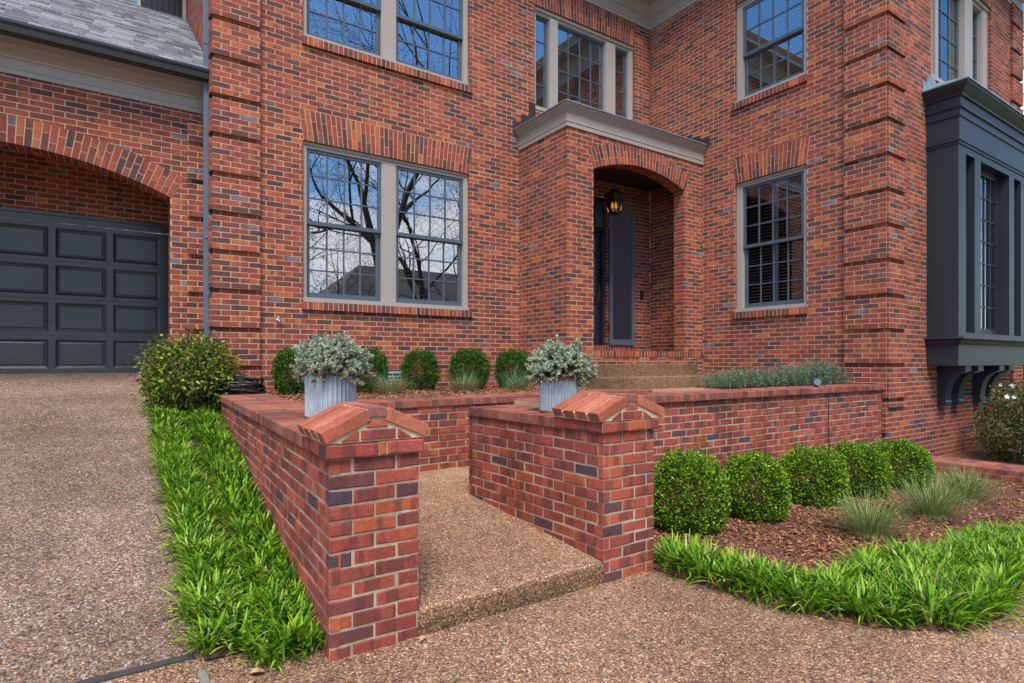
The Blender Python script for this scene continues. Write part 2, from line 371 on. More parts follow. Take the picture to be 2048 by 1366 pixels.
def ring(mb, fr, uc, zc, r0, r1, a0, a1, wf=.004, pitch=.071, sof=.25):
    n = round((a1-a0)*(r0+r1)/2/pitch); J = .0095
    P = lambda a, r: (uc+r*math.sin(a), zc+r*math.cos(a))
    for i in range(n):
        x0 = a0+(a1-a0)*i/n; x1 = a0+(a1-a0)*(i+1)/n; g = J/2/((r0+r1)/2)
        s = .34 if i % 2 else .66; rm = r0+(r1-r0)*s
        for ra, rb in ((r0, rm-J/2), (rm+J/2, r1)):
            fpoly(mb, fr, [P(x0+g, ra), P(x1-g, ra), P(x1-g, rb), P(x0+g, rb)], wf-.06, wf+random.uniform(-.0012, .0012), 0)
        # soffit bricks run back from the face, two deep
        fpoly(mb, fr, [P(x0+g, r0), P(x1-g, r0), P(x1-g, r0+.04), P(x0+g, r0+.04)], -sof/2+.004, wf-.066, 0)
        fpoly(mb, fr, [P(x0+g, r0), P(x1-g, r0), P(x1-g, r0+.04), P(x0+g, r0+.04)], -sof, -sof/2-.004, 0)
        fpoly(mb, fr, [P(x0, r0+.003), P(x1, r0+.003), P(x1, r1-.002), P(x0, r1-.002)], -sof, wf-.0025, 1)
def reveal(mb, fr, u, side, z0, z1, depth, zref=0., w1=-.002):
    """brick returns of an opening; side=+1 the return lies at u and the solid is at larger u"""
    r = int(math.floor((z0-zref)/HH))
    while zref+r*HH < z1:
        a = max(z0, zref+r*HH)+.0048; b = min(z1, zref+(r+1)*HH)-.0048; r += 1
        if b-a > .01: fbox(mb, fr, *( (u, u+.05) if side > 0 else (u-.05, u)), -depth, w1-.0, a, b, 0)
    fbox(mb, fr, *((u+.0018, u+.06) if side > 0 else (u-.06, u-.0018)), -depth, -.004, z0, z1, 1)
def offset_path(path, d, side=1):
    out = []
    n = len(path)
    for i, p in enumerate(path):
        ds = []
        if i > 0: ds.append((p[0]-path[i-1][0], p[1]-path[i-1][1]))
        if i < n-1: ds.append((path[i+1][0]-p[0], path[i+1][1]-p[1]))
        ns = []
        for dx, dy in ds:
            l = math.hypot(dx, dy); ns.append((dy/l*side, -dx/l*side))
        if len(ns) == 1: out.append((p[0]+ns[0][0]*d, p[1]+ns[0][1]*d))
        else:
            mx, my = ns[0][0]+ns[1][0], ns[0][1]+ns[1][1]; k = 2/(mx*mx+my*my)
            out.append((p[0]+mx*k*d, p[1]+my*k*d))
    return out
def sweep(mb, path, prof, side=1, mi=0, close=True):
    """moulding: profile of (outward, z) points along a plan path with mitred corners"""
    rows = [[(x, y, z) for x, y in offset_path(path, o, side)] for o, z in prof]
    n = len(path); vs = [v for r in rows for v in r]; fs = []
    m = len(rows)
    for i in range(m-(0 if close else 1)):
        for k in range(n-1): fs.append((i*n+k, i*n+k+1, ((i+1) % m)*n+k+1, ((i+1) % m)*n+k))
    if close:
        fs.append(tuple(i*n for i in range(m))); fs.append(tuple(i*n+n-1 for i in reversed(range(m))))
    mb.add(vs, fs, mi)
def cells(mb, fr, u0, u1, z0, z1, holes, w, mi=0):
    us = sorted({u0, u1, *[q for h in holes for q in h[:2]]}); zs = sorted({z0, z1, *[q for h in holes for q in h[2:4]]})
    for a, b in zip(us[:-1], us[1:]):
        for c, d in zip(zs[:-1], zs[1:]):
            if any(h[0] < (a+b)/2 < h[1] and h[2] < (c+d)/2 < h[3] for h in holes): continue
            mb.add([fr(a, w, c), fr(b, w, c), fr(b, w, d), fr(a, w, d)], [(3, 2, 1, 0)], mi, fr.flip)
def panels(mb, fr, rects, w, mi=0, steps=((0, 0), (.012, -.008), (.03, -.02), (.036, -.02), (.05, -.012))):
    for (a, b, c, d) in rects:
        lv = []
        for ins, dw in steps: lv.append([fr(a+ins, w+dw, c+ins), fr(b-ins, w+dw, c+ins), fr(b-ins, w+dw, d-ins), fr(a+ins, w+dw, d-ins)])
        vs = [v for l in lv for v in l]; fs = []
        for q in range(len(lv)-1):
            for i in range(4): fs.append((4*q+i, 4*q+4+i, 4*q+4+(i+1) % 4, 4*q+(i+1) % 4))
        e = 4*(len(lv)-1); fs.append((e+3, e+2, e+1, e))
        mb.add(vs, fs, mi, fr.flip)

# ------------------------------------------------------------------ plan constants (metres, camera at the origin)
Y0, XW, XL = 7.7, 8.36, .945
YG, YWF, YP = 8.13, 3.6, 6.5
FM = Fr((0, Y0), (1, 0), (0, -1))        # main front
FW = Fr((XW, 0), (0, 1), (-1, 0))        # wing side
FF = Fr((0, YWF), (1, 0), (0, -1))       # wing front
FG = Fr((0, YG), (1, 0), (0, -1))        # garage front
FL = Fr((XL, 0), (0, 1), (-1, 0))        # main block left side
FPL = Fr((5.35, 0), (0, 1), (-1, 0))     # porch left
FP = Fr((0, YP), (1, 0), (0, -1))        # porch front
BM = [M['brick'], M['mortar']]
ZQ = -.117

house = thing('brick_house', 'two storey red brick house with charcoal front door, porch and attached garage', 'house', (4.5, 9.0, -.4))

# main front wall
mb = MB()
HW1 = (1.97, 4.425, .66, 2.835); HW2 = (1.97, 4.425, 4.055, 5.81); HW3 = (5.65, 7.96, 4.1, 5.83); HD = (6.2, 7.262, .28, 2.9)
wall(mb, FM, XL, XW, -.55, 6.4, [HW1, HW2, HW3, HD, (5.36, 8.3, -.5, .1)], zref=ZQ)
quoin(mb, FM, XL-.02, 1.457, -.55, 6.3, ZQ)
wall(mb, FL, Y0+.003, 14., -.4, 6.4, zref=ZQ, phase=.05)
quoin(mb, FL, Y0, 8.1, -.3, 6.3, ZQ)
for h in (HW1, HW2, HW3): reveal(mb, FM, h[0], -1, h[2], h[3], .1, ZQ); reveal(mb, FM, h[1], 1, h[2], h[3], .1, ZQ)
reveal(mb, FM, HD[1], 1, HD[2], HD[3], .12, ZQ); reveal(mb, FM, HD[0], -1, HD[2], HD[3], .12, ZQ)
mb.build('wall', BM, house)
# wing
mb = MB()
WW1 = (4.66, 5.865, .69, 2.89); WW2 = (4.66, 5.865, 4.09, 5.81)
ZQW = -.09
wall(mb, FW, YWF, Y0, -1.6, 6.4, [WW1, WW2], zref=ZQW, edge=(.003, 0), phase=.06)
quoin(mb, FW, YWF-.022, 4.12, -1.5, 6.3, ZQW, edge=(.003, 0))
for h in (WW1, WW2): reveal(mb, FW, h[0], -1, h[2], h[3], .1, ZQW); reveal(mb, FW, h[1], 1, h[2], h[3], .1, ZQW)
mb.build('wall', BM, house)
mb = MB()
WF = (9.74, 12.11, 4.08, 5.89)
wall(mb, FF, XW, 13.5, -1.7, 6.4, [WF, (9.75, 12.7, .0, 3.4)], zref=ZQW)
quoin(mb, FF, XW-.022, 8.87, -.6, 6.3, ZQW)
quoin(mb, FF, 13.0, 13.52, -.6, 6.3, ZQW)
reveal(mb, FF, WF[0], -1, WF[2], WF[3], .12, ZQW); reveal(mb, FF, WF[1], 1, WF[2], WF[3], .12, ZQW)
mb.build('wall', BM, house)
# garage front with segmental arch
GC, GZ, GR = -1.074, -1.527, 3.847
ga = math.asin((.53-GC)/GR)
mb = MB()
wall(mb, FG, -6.5, XL, -.6, 3.3, [(GC-(.53-GC), .53, -.7, GZ+GR*math.cos(ga))], [(GC, GZ, GR+.26, GR+.12, GZ+GR*math.cos(ga), ga)], zref=ZQ-.02, phase=.03)
quoin(mb, FG, .71, XL-.02, -.6, 2.9, ZQ-.02)
reveal(mb, FG, .53, 1, -.6, GZ+GR*math.cos(ga), .3, ZQ-.02); reveal(mb, FG, GC-(.53-GC), -1, -.6, GZ+GR*math.cos(ga), .3, ZQ-.02)
gw = mb.build('wall', BM, house)
mb = MB(); ring(mb, FG, GC, GZ, GR, GR+.295, -ga-.005, ga+.005, sof=.3)
mb.build('arch', BM, gw)
# recess of the garage
FGD = Fr((0, 9.4), (1, 0), (0, -1))
mb = MB()
wall(mb, FGD, -4., .8, 1.76, 2.75, zref=ZQ, phase=.08)
wall(mb, Fr((.66, 0), (0, 1), (-1, 0)), YG+.3, 9.4, -.6, 2.75, zref=ZQ)
mb.box(-4., .9, YG+.02, 9.6, 2.75, 2.8, 1)
mb.box(-4.1, -4., YG, 9.6, -.5, 2.8, 1)
mb.build('wall', BM, house)
# garage door
mb = MB()
gx = [(-.718-.607*k-.535+.0, -.718-.607*k) for k in range(4)][::-1]+[(-.648, -.109), (-.040, .491)]
gx = [(.491-.535-.6075*k, .491-.6075*k) for k in range(6)]
gz = [(1.32, 1.70), (.844, 1.224), (.375, .746), (-.093, .273)]
rects = [(a, b, c, d) for a, b in gx for c, d in gz]
cells(mb, FGD, -3.2, .66, -.235, 1.76, rects, -.02)
panels(mb, FGD, rects, -.02)
for z in (1.272, .795, .324): fbox(mb, FGD, -3.2, .66, -.022, -.0185, z-.003, z+.003, 1)
gd = mb.build('garage_door', [M['gdoor'], M['black']], house)
mb = MB(); fbox(mb, FGD, -3.3, .66, -.01, .03, 1.765, 1.86); fbox(mb, FGD, -3.3, .66, -.01, .055, 1.84, 1.875); fbox(mb, FGD, .635, .66, -.01, .02, -.24, 1.765)
mb.build('frame', M['gdoor'], gd)
mb = MB(); fbox(mb, FGD, -3.2, .66, -.015, -.005, -.262, -.234); mb.build('weather_strip', M['lead'], gd)

# ------------------------------------------------------------------ windows
def muntins(mb, fr, a, b, c, d, nx, nz, w0, w1, t=.009):
    for i in range(1, nx):
        u = a+(b-a)*i/nx; fbox(mb, fr, u-t, u+t, w0, w1, c, d)
    for k in range(1, nz):
        z = c+(d-c)*k/nz; fbox(mb, fr, a, b, w0+.001, w1-.002, z-t, z+t)
def sash(mb, gl, fr, a, b, c, d, nx, nz, w, st=.042, bot=.05, top=.042):
    fbox(mb, fr, a, a+st, w-.035, w, c, d); fbox(mb, fr, b-st, b, w-.035, w, c, d)
    fbox(mb, fr, a+st, b-st, w-.035, w-.001, c, c+bot); fbox(mb, fr, a+st, b-st, w-.035, w-.001, d-top, d)
    muntins(mb, fr, a+st, b-st, c+bot, d-top, nx, nz, w-.03, w-.006)
    gl.add([fr(a+st-.003, w-.02, c+bot-.003), fr(b-st+.003, w-.02, c+bot-.003), fr(b-st+.003, w-.02, d-top+.003), fr(a+st-.003, w-.02, d-top+.003)], [(3, 2, 1, 0)], 0, fr.flip)
def room(fr, u0, u1, z0, z1, w0, depth, parent, mat='dark'):
    mb = MB(); d = w0-depth
    q = [[(u0, w0), (u0, d)], [(u0, d), (u1, d)], [(u1, d), (u1, w0)]]
    for (a, wa), (b, wb) in q: mb.add([fr(a, wa, z0), fr(b, wb, z0), fr(b, wb, z1), fr(a, wa, z1)], [(0, 1, 2, 3)])
    mb.add([fr(u0, w0, z0), fr(u1, w0, z0), fr(u1, d, z0), fr(u0, d, z0)], [(0, 1, 2, 3)]); mb.add([fr(u0, w0, z1), fr(u1, w0, z1), fr(u1, d, z1), fr(u0, d, z1)], [(0, 1, 2, 3)])
    mb.build('interior', M[mat], parent)
def blinds(fr, u0, u1, z0, z1, w, parent, pitch=.05, tilt=25):
    mb = MB(); z = z0+.02; c, s = .024*math.cos(R(tilt)), .024*math.sin(R(tilt))
    while z < z1-.03:
        mb.add([fr(u0, w+c, z-s), fr(u1, w+c, z-s), fr(u1, w-c, z+s), fr(u0, w-c, z+s)], [(0, 1, 2, 3)]); z += pitch
    for k in (.5,):
        u = u0+(u1-u0)*k; mb.add([fr(u-.05, w+.03, z0), fr(u+.05, w+.03, z0), fr(u+.05, w+.03, z1), fr(u-.05, w+.03, z1)], [(0, 1, 2, 3)])
    fbox(mb, fr, u0, u1, w-.03, w+.03, z1-.04, z1); fbox(mb, fr, u0, u1, w-.025, w+.025, z0, z0+.02)
    mb.build('blind', M['blind'], parent)
def dh_window(fr, hole, units, zm, nz, parent, label, jackh=.395, sill=True, tilt=25, glass='glass'):
    """double hung window: hole=(u0,u1,zsillbottom,zhead); units=[(a,b)] sash spans"""
    u0, u1, zs, zh = hole; zb = zs+.108
    fm = MB()
    fbox(fm, fr, u0+.001, units[0][0], -.12, -.045, zb, zh-.001); fbox(fm, fr, units[-1][1], u1-.001, -.12, -.045, zb, zh-.001)
    fbox(fm, fr, u0+.02, units[0][0]-.012, -.05, -.038, zb+.02, zh-.06)
    fbox(fm, fr, units[-1][1]+.012, u1-.02, -.05, -.038, zb+.02, zh-.06)
    fbox(fm, fr, units[0][0], units[-1][1], -.12, -.047, zh-.075, zh-.001); fbox(fm, fr, u0+.01, u1-.01, -.06, -.03, zh-.035, zh-.002)
    fbox(fm, fr, u0-.005, u1+.005, -.12, -.02, zb-.005, zb+.055)
    for (a, b), (c, d) in zip(units[:-1], units[1:]):
        fbox(fm, fr, b, c, -.12, -.05, zb+.05, zh-.075); fbox(fm, fr, b+.025, c-.025, -.06, -.042, zb+.056, zh-.076)
    wn = fm.build('window', M['taupe'], parent)
    if label: wn['label'] = label
    sm, gl = MB(), MB()
    for a, b in units:
        sash(sm, gl, fr, a, b, zm-.022, zh-.075, 4, nz, -.062)
        sash(sm, gl, fr, a+.012, b-.012, zb+.055, zm+.022, 4, nz, -.1, bot=.075)
        fbox(sm, fr, a, b, -.07, -.056, zm-.024, zm+.02)
    sm.build('sash', M['slate'], wn); gl.build('pane', M[glass], wn)
    for a, b in units: blinds(fr, a+.03, b-.03, zb+.06, zh-.08, -.175, wn, tilt=tilt)
    room(fr, u0-.2, u1+.2, zb-.2, zh+.2, -.13, 1.6, wn)
    if sill:
        s = MB(); rowlock(s, fr, u0-.012, u1+.03, zs, zb-.006, .04, pitch=HH, depth=.16); s.build('sill', BM, wn)
    if jackh:
        s = MB(); jack(s, fr, u0+.01, u1-.01, zh+.004, zh+jackh, wf=.004); s.build('lintel', BM, wn)
    return wn
UN = [(2.03, 3.045), (3.265, 4.345)]
dh_window(FM, HW1, UN, 1.80, 3, house, 'lower pair of tall windows in the front wall')
dh_window(FM, HW2, UN, 4.90, 2, house, 'upper pair of windows in the front wall', tilt=55)
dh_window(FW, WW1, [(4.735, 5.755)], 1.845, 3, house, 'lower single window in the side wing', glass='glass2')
dh_window(FW, WW2, [(4.735, 5.755)], 4.95, 2, house, 'upper single window in the side wing')
# three light window over the porch
def light(fr, sm, gl, a, b, c, d, nx, nz, w): sash(sm, gl, fr, a, b, c, d, nx, nz, w, st=.04, bot=.05, top=.04)
def tri_window(fr, hole, lights, parent, label, deep=.12, zb=None, jackh=.395):
    u0, u1, zs, zh = hole; zb = zb or zs+.1
    fm = MB(); w1 = -.06
    fbox(fm, fr, u0+.001, lights[0][0], -.2, w1, zb, zh-.001); fbox(fm, fr, lights[-1][1], u1-.001, -.2, w1, zb, zh-.001)
    fbox(fm, fr, u0+.015, lights[0][0]-.03, -.1, w1+.012, zb, zh-.05); fbox(fm, fr, lights[-1][1]+.03, u1-.015, -.1, w1+.012, zb, zh-.05)
    for (a, b, n), (c, d, n2) in zip(lights[:-1], lights[1:]): fbox(fm, fr, b, c, -.2, w1+.02, zb, zh-.09)
    fbox(fm, fr, lights[0][0], lights[-1][1], -.2, w1+.001, zh-.1, zh-.001); fbox(fm, fr, u0+.005, u1-.005, -.09, -.025, zh-.05, zh-.002)
    fbox(fm, fr, u0-.003, u1+.003, -.2, -.03, zb-.06, zb)
    wn = fm.build('window', M['taupe'], parent); wn['label'] = label
    sm, gl = MB(), MB()
    for a, b, n in lights: light(fr, sm, gl, a, b, zb+.001, zh-.101, n, 4, w1-deep)
    sm.build('sash', M['slate'], wn); gl.build('pane', M['glass'], wn)
    if jackh: s = MB(); jack(s, fr, u0+.01, u1-.01, zh+.004, zh+jackh, wf=.004, splay=.05); s.build('lintel', BM, wn)
    return wn
w3 = tri_window(FM, HW3, [(5.72, 6.0, 1), (6.17, 7.27, 4), (7.5, 7.85, 1)], house, 'three part window above the porch roof', zb=4.2, jackh=.42, deep=.05)
room(FM, 5.5, 8.1, 4.0, 6.0, -.2, 2.2, w3, 'room')
mb = MB(); mb.lathe([(.0, 0), (.06, 0), (.07, .01)], (6.75, 9.3, 5.2), 16); mb.build('ceiling_lamp', M['lamp'], w3)
wf = tri_window(FF, WF, [(9.92, 10.0, 1), (10.1, 11.1, 3), (11.42, 11.86, 1)], house, 'upper window over the charcoal bay', deep=.06, zb=4.2)
room(FF, 9.6, 12.3, 4.0, 6.0, -.24, 1.6, wf)

# ------------------------------------------------------------------ porch
zs = 2.855; PR = 2.534; PC = (5.855+7.88)/2; PZ = zs+.21-PR; pa = math.asin(1.0125/PR)
mb = MB()
ph = (5.855, 7.88, -.6, zs)
wall(mb, FP, 5.35, XW, .16, 3.42, [ph], [(PC, PZ, PR+.26, PR+.12, zs, pa)], zref=.02, phase=.02)
wall(mb, FPL, YP+.003, Y0, -.5, 3.42, zref=.02, phase=.09)
wall(mb, FP, 5.35, XW, -.5, .065, [(5.4, 7.8, -.6, -.05)], zref=.0, phase=.1)
rowlock(mb, FP, 5.35, XW, .068, .158, .012, pitch=.068, depth=.22)
reveal(mb, FP, 7.88, 1, .16, zs, .22, .02); reveal(mb, FP, 5.855, -1, .16, zs, .22, .02)
wall(mb, Fr((5.6, 0), (0, 1), (1, 0)), YP+.22, Y0, .12, 3.2, zref=.02)
wall(mb, Fr((0, YP+.22), (1, 0), (0, 1)), 5.36, XW, .16, 3.42, [ph], [(PC, PZ, PR+.26, PR+.06, zs, pa)], zref=.02)
porch = mb.build('porch', BM, house)
mb = MB(); ring(mb, FP, PC, PZ, PR, PR+.30, -pa-.004, pa+.004, sof=.225); mb.build('arch', BM, porch)
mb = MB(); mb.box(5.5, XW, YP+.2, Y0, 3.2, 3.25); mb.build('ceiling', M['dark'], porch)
mb = MB(); mb.box(5.36, XW, YP-.0, Y0+.1, .04, .15)
for i in range(44):
    for k in range(5):
        mb.box(5.37+i*.068, 5.37+i*.068+.058, YP+.215+k*.2, YP+.215+k*.2+.19, .1, .157, 1)
mb.build('floor', [M['mortar'], M['gbrick']], porch)
mb = MB()
path = [(5.35, Y0), (5.35, YP), (XW, YP)]
prof = [(.0, 3.375), (.018, 3.375), (.018, 3.435), (.026, 3.44), (.026, 3.45), (.02, 3.455), (.02, 3.57), (.03, 3.575), (.032, 3.59), (.045, 3.597), (.06, 3.62), (.085, 3.645), (.1, 3.66), (.1, 3.675), (0, 3.68)]
sweep(mb, path, prof, 1); mb.build('cornice', M['taupe'], porch)
mb = MB(); sweep(mb, path, [(.0, 3.678), (.118, 3.678), (.118, 3.694), (.0, 3.70)], 1)
op = offset_path(path, .1, 1)
mb.add([(op[0][0], op[0][1], 3.696), (op[1][0], op[1][1], 3.696), (op[2][0], op[2][1], 3.696), (XW, Y0, 4.16), (5.95, Y0, 4.16), (XW, 7.3, 4.14)], [(0, 1, 4), (1, 2, 5), (1, 5, 3, 4)])
mb.build('roof', M['teal'], porch)
mb = MB()
for k, (a, b, z0, z1) in enumerate(((5.22, 5.40, 3.66, 3.83), (5.38, 5.56, 3.72, 3.97), (5.54, 5.655, 3.82, 4.2))): mb = MB(); fbox(mb, FM, a, b, .0, .012+k*.003, z0, z1); mb.build('flashing', M['copper'], porch)
for k, (a, b, z0, z1) in enumerate(((6.36, 6.56, 3.66, 3.83), (6.55, 6.75, 3.7, 3.90), (6.74, 6.95, 3.74, 3.97), (6.93, 7.18, 3.78, 4.04))): mb = MB(); fbox(mb, FW, a, b, .0, .012+k*.003, z0, z1); mb.build('flashing', M['copper'], porch)
# front door set back in its frame
FD = Fr((0, 7.83), (1, 0), (0, -1))
mb = MB()
dr = [(6.38, 6.72, .42, 1.0), (6.80, 7.10, .42, 1.0), (6.38, 6.72, 1.14, 1.86), (6.80, 7.10, 1.14, 1.86), (6.38, 6.72, 1.94, 2.22), (6.80, 7.10, 1.94, 2.22)]
cells(mb, FD, 6.30, 7.19, .285, 2.30, dr, 0.); panels(mb, FD, dr, 0.)
door = mb.build('door', M['navy'], house)
mb = MB(); fbox(mb, FD, 6.2, 6.3, -.03, .06, .28, 2.9); fbox(mb, FD, 7.19, 7.26, -.03, .06, .28, 2.9); fbox(mb, FD, 6.3, 7.19, -.03, .05, 2.305, 2.4); fbox(mb, FD, 6.3, 7.19, -.03, .055, 2.83, 2.9)
fbox(mb, FD, 7.19, 7.2, .06, .08, .28, 2.9)
mb.build('frame', M['navy'], door)
mb = MB(); mb.add([FD(6.3, -.01, 2.4), FD(7.19, -.01, 2.4), FD(7.19, -.01, 2.83), FD(6.3, -.01, 2.83)], [(3, 2, 1, 0)]); mb.build('transom_pane', M['glass'], door)
room(FD, 6.1, 7.4, .2, 3., -.035, 1.2, door)
mb = MB(); fbox(mb, FD, 7.125, 7.175, .001, .014, 1.02, 1.38)
mb.tube([FD(7.15, .014, 1.34), FD(7.15, .05, 1.33), FD(7.15, .055, 1.2), FD(7.15, .05, 1.08), FD(7.15, .014, 1.07)], .009, 8)
mb.tube([FD(7.15, .014, 1.3), FD(7.15, .045, 1.3), FD(7.11, .05, 1.3)], .009, 8)
mb.build('handle', M['brass'], door)
mb = MB(); rowlock(mb, FM, 6.2, 7.95, .165, .275, .02, pitch=.062, depth=.2); mb.build('sill', BM, door)
# louvred shutter beside the door
mb = MB(); FS = Fr((0, Y0-.012), (1, 0), (0, -1)); a, b, c, d = 7.277, 7.90, .29, 2.86
fbox(mb, FS, a, a+.075, 0, .042, c, d); fbox(mb, FS, b-.075, b, 0, .042, c, d); fbox(mb, FS, a+.075, b-.075, 0, .041, c, c+.1); fbox(mb, FS, a+.075, b-.075, 0, .041, d-.1, d)
fbox(mb, FS, a+.07, b-.07, -.002, .004, c+.05, d-.05, 1)  # black sheet standing in for the shade between the louvres
A, B, Cz, D = a+.07, b-.07, c+.095, d-.095; st = .06; k = Cz+A
while k < D+B:
    us, ue = max(A, k-D), min(B, k-Cz)
    if ue-us > .02:
        n = .0185
        vs = [FS(us, .008, k-us), FS(ue, .008, k-ue), FS(ue+n*.6, .034, k-ue+n*.6), FS(us+n*.6, .034, k-us+n*.6), FS(ue+n, .008, k-ue+n), FS(us+n, .008, k-us+n)]
        mb.add(vs, [(3, 2, 1, 0), (5, 4, 2, 3)], 0, FS.flip)
    k += st
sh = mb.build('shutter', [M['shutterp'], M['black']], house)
for z in (.62, 1.5, 2.4): mb = MB(); fbox(mb, FS, 7.252, 7.276, .02, .05, z-.05, z+.05); mb.build('hinge', M['brass'], sh)
mb = MB(); fbox(mb, FM, 8.09, 8.15, .002, .03, 1.16, 1.32); fbox(mb, FM, 8.10, 8.14, .03, .036, 1.17, 1.31); mb.tube([FM(8.12, .03, 1.2), FM(8.12, .04, 1.2)], .013, 10)
mb.build('doorbell', M['black'], house, bevel=.004)
mb = MB()
mb.tube([FM(1.67, 0, .51), FM(1.67, .05, .51), FM(1.67, .07, .5), FM(1.67, .075, .47)], .012, 8); mb.tube([FM(1.67, .05, .51), FM(1.67, .055, .545)], .007, 6)
mb.tube([FM(1.64, .056, .548), FM(1.70, .056, .548)], .007, 6); mb.tube([FM(1.67, 0, .51), FM(1.67, .006, .51)], .028, 12)
mb.build('spigot', M['lead'], house, smooth=True)
mb = MB(); fbox(mb, FM, 3.02, 3.42, .0, .008, -.34, -.12, 1)
for k in range(4):
    z = -.325+k*.05; mb.add([FM(3.02, .03, z), FM(3.42, .03, z), FM(3.42, .006, z+.035), FM(3.02, .006, z+.035)], [(0, 1, 2, 3)])
    fbox(mb, FM, 3.02, 3.42, .026, .031, z-.004, z+.004)
mb.build('foundation_vent', [M['lead'], M['black']], house)

# ------------------------------------------------------------------ eaves, garage roof, gutter
mb = MB()
path = [(XL, Y0), (XW, Y0), (XW, YWF), (13.52, YWF), (13.52, 9)]
prof = [(0, 6.255), (.02, 6.255), (.02, 6.31), (.03, 6.315), (.03, 6.33), (.022, 6.335), (.022, 6.47), (.04, 6.475), (.045, 6.50), (.075, 6.53), (.13, 6.58), (.15, 6.60), (.15, 6.62), (.42, 6.64), (.42, 6.70), (.5, 6.78), (.5, 6.80), (0, 6.9)]
sweep(mb, path, prof, 1); mb.build('cornice', M['taupe'], house)
mb = MB()
mb.add([(XL-.4, Y0-.5, 6.8), (XW-.5, Y0-.5, 6.8), (XW-.5, YWF-.5, 6.8), (14, YWF-.5, 6.8), (14, 14, 6.8), (XL-.4, 14, 6.8), (4.5, 11, 9.2), (11, 11, 9.2), (11, 6.2, 9.2)],
       [(0, 1, 7, 6), (1, 2, 8, 7), (2, 3, 8), (3, 4, 7, 8), (4, 5, 6, 7), (5, 0, 6)])
mb.build('roof', M['dshingle'], house)
path = [(-7, YG), (XL, YG)]
mb = MB()
prof = [(0, 3.05), (.02, 3.05), (.02, 3.10), (.03, 3.105), (.03, 3.12), (.022, 3.125), (.022, 3.21), (.035, 3.215), (.04, 3.235), (.08, 3.265), (.13, 3.29), (.15, 3.30), (.15, 3.32), (.27, 3.33), (.27, 3.35), (0, 3.38)]
sweep(mb, path, prof, 1); gc = mb.build('cornice', M['taupe'], house)
mb = MB()
sweep(mb, [(-7, YG), (XL-.02, YG)], [(.27, 3.335), (.36, 3.335), (.375, 3.345), (.385, 3.40), (.40, 3.43), (.40, 3.455), (.392, 3.455), (.39, 3.435), (.27, 3.42)], 1)
gt = mb.build('gutter', M['gutter'], house)
# shingle courses
mb = MB(); pit = .67; ya = YG-.36; yb = 11.4; ny = 31; cs = 1/math.hypot(1, pit)
for i in range(ny):
    y0 = ya+(yb-ya)*i/ny; y1 = ya+(yb-ya)*(i+1.25)/ny
    x = -7-random.random()*.3
    while x < XL-.002:
        w = random.choice((.12, .16, .22, .3)); x1 = min(x+w, XL-.002); t = random.choice((.008, .008, .014, .02))
        z0 = 3.46+pit*(y0-ya); z1 = 3.46+pit*(y1-ya)
        mb.add([(x+.002, y0, z0+.0), (x1-.002, y0, z0+.0), (x1-.002, y0, z0+t+.012), (x+.002, y0, z0+t+.012), (x1-.002, y1, z1+.006), (x+.002, y1, z1+.006)], [(0, 1, 2, 3), (3, 2, 4, 5)])
        x = x1
mb.add([(-7, ya, 3.452), (XL-.001, ya, 3.452), (XL-.001, yb, 3.452+pit*(yb-ya)), (-7, yb, 3.452+pit*(yb-ya)), (-7, 15, 3.4), (XL-.001, 15, 3.4)], [(0, 1, 2, 3), (3, 2, 5, 4)])
gr = mb.build('roof', M['shingle'], house)
mb = MB(); mb.box(.30, .90, 11.0, 12.4, 5.3, 7.6)
for k in range(7): mb.box(.33+k*.08, .37+k*.08, 10.985, 11.0, 5.3, 7.5)
mb.box(.26, .31, 10.97, 11.02, 5.3, 7.6, 1); mb.box(.89, .94, 10.97, 11.02, 5.3, 7.6, 1)
mb.build('dormer', [M['gutter'], M['taupe']], gr)
# downspout
def spout(z0, z1):
    pts = []; hw, hd = .042, .03; n = 4
    for k in range(n):
        a = -hw+2*hw*k/n; s = 2*hw/n
        pts += [(a, -hd), (a+s*.5, -hd), (a+s*.5, -hd+.006), (a+s, -hd+.006)]
    pts += [(hw, hd), (-hw, hd)]
    mb = MB(); cx, cy = .897, 7.86; m = len(pts)
    mb.add([(cx+x, cy+y, z0) for x, y in pts]+[(cx+x, cy+y, z1) for x, y in pts], [(i, (i+1) % m, m+(i+1) % m, m+i) for i in range(m)]+[tuple(reversed(range(m)))])
    for z in (z0+.35, (z0+z1)/2): mb.box(cx-.046, cx+.046, cy-.034, cy+.034, z, z+.03)
    return mb
spout(-.4, 3.34).build('downspout', M['spout'], house); spout(3.45, 6.7).build('downspout', M['spout'], house)

# ------------------------------------------------------------------ charcoal bay on brackets
YB = 3.216; FB = Fr((0, YB), (1, 0), (0, -1)); XB0, XB1 = 9.59, 12.75
mb = MB()
bh = [(9.85, 10.17, .40, 2.90), (10.40, 11.58, .40, 2.90), (11.79, 12.11, .40, 2.90)]
cells(mb, FB, XB0, XB1, -.065, 3.66, bh, 0.)
for a, b, c, d in bh:
    for (p, q) in (((a, c), (a, d)), ((b, d), (b, c)), ((a, d), (b, d)), ((b, c), (a, c))):
        mb.add([FB(p[0], 0, p[1]), FB(q[0], 0, q[1]), FB(q[0], -.2, q[1]), FB(p[0], -.2, p[1])], [(0, 1, 2, 3)], 0, FB.flip)
mb.add([(XB0, YB, -.065), (XB0, YWF, -.065), (XB0, YWF, 3.66), (XB0, YB, 3.66)], [(3, 2, 1, 0)]); mb.add([(XB1, YB, -.065), (XB1, YWF, -.065), (XB1, YWF, 3.66), (XB1, YB, 3.66)], [(0, 1, 2, 3)])
mb.add([(XB0, YB, -.065), (XB1, YB, -.065), (XB1, YWF, -.065), (XB0, YWF, -.065)], [(0, 1, 2, 3)])
bp = [(XB0, YWF), (XB0, YB), (XB1, YB), (XB1, YWF)]
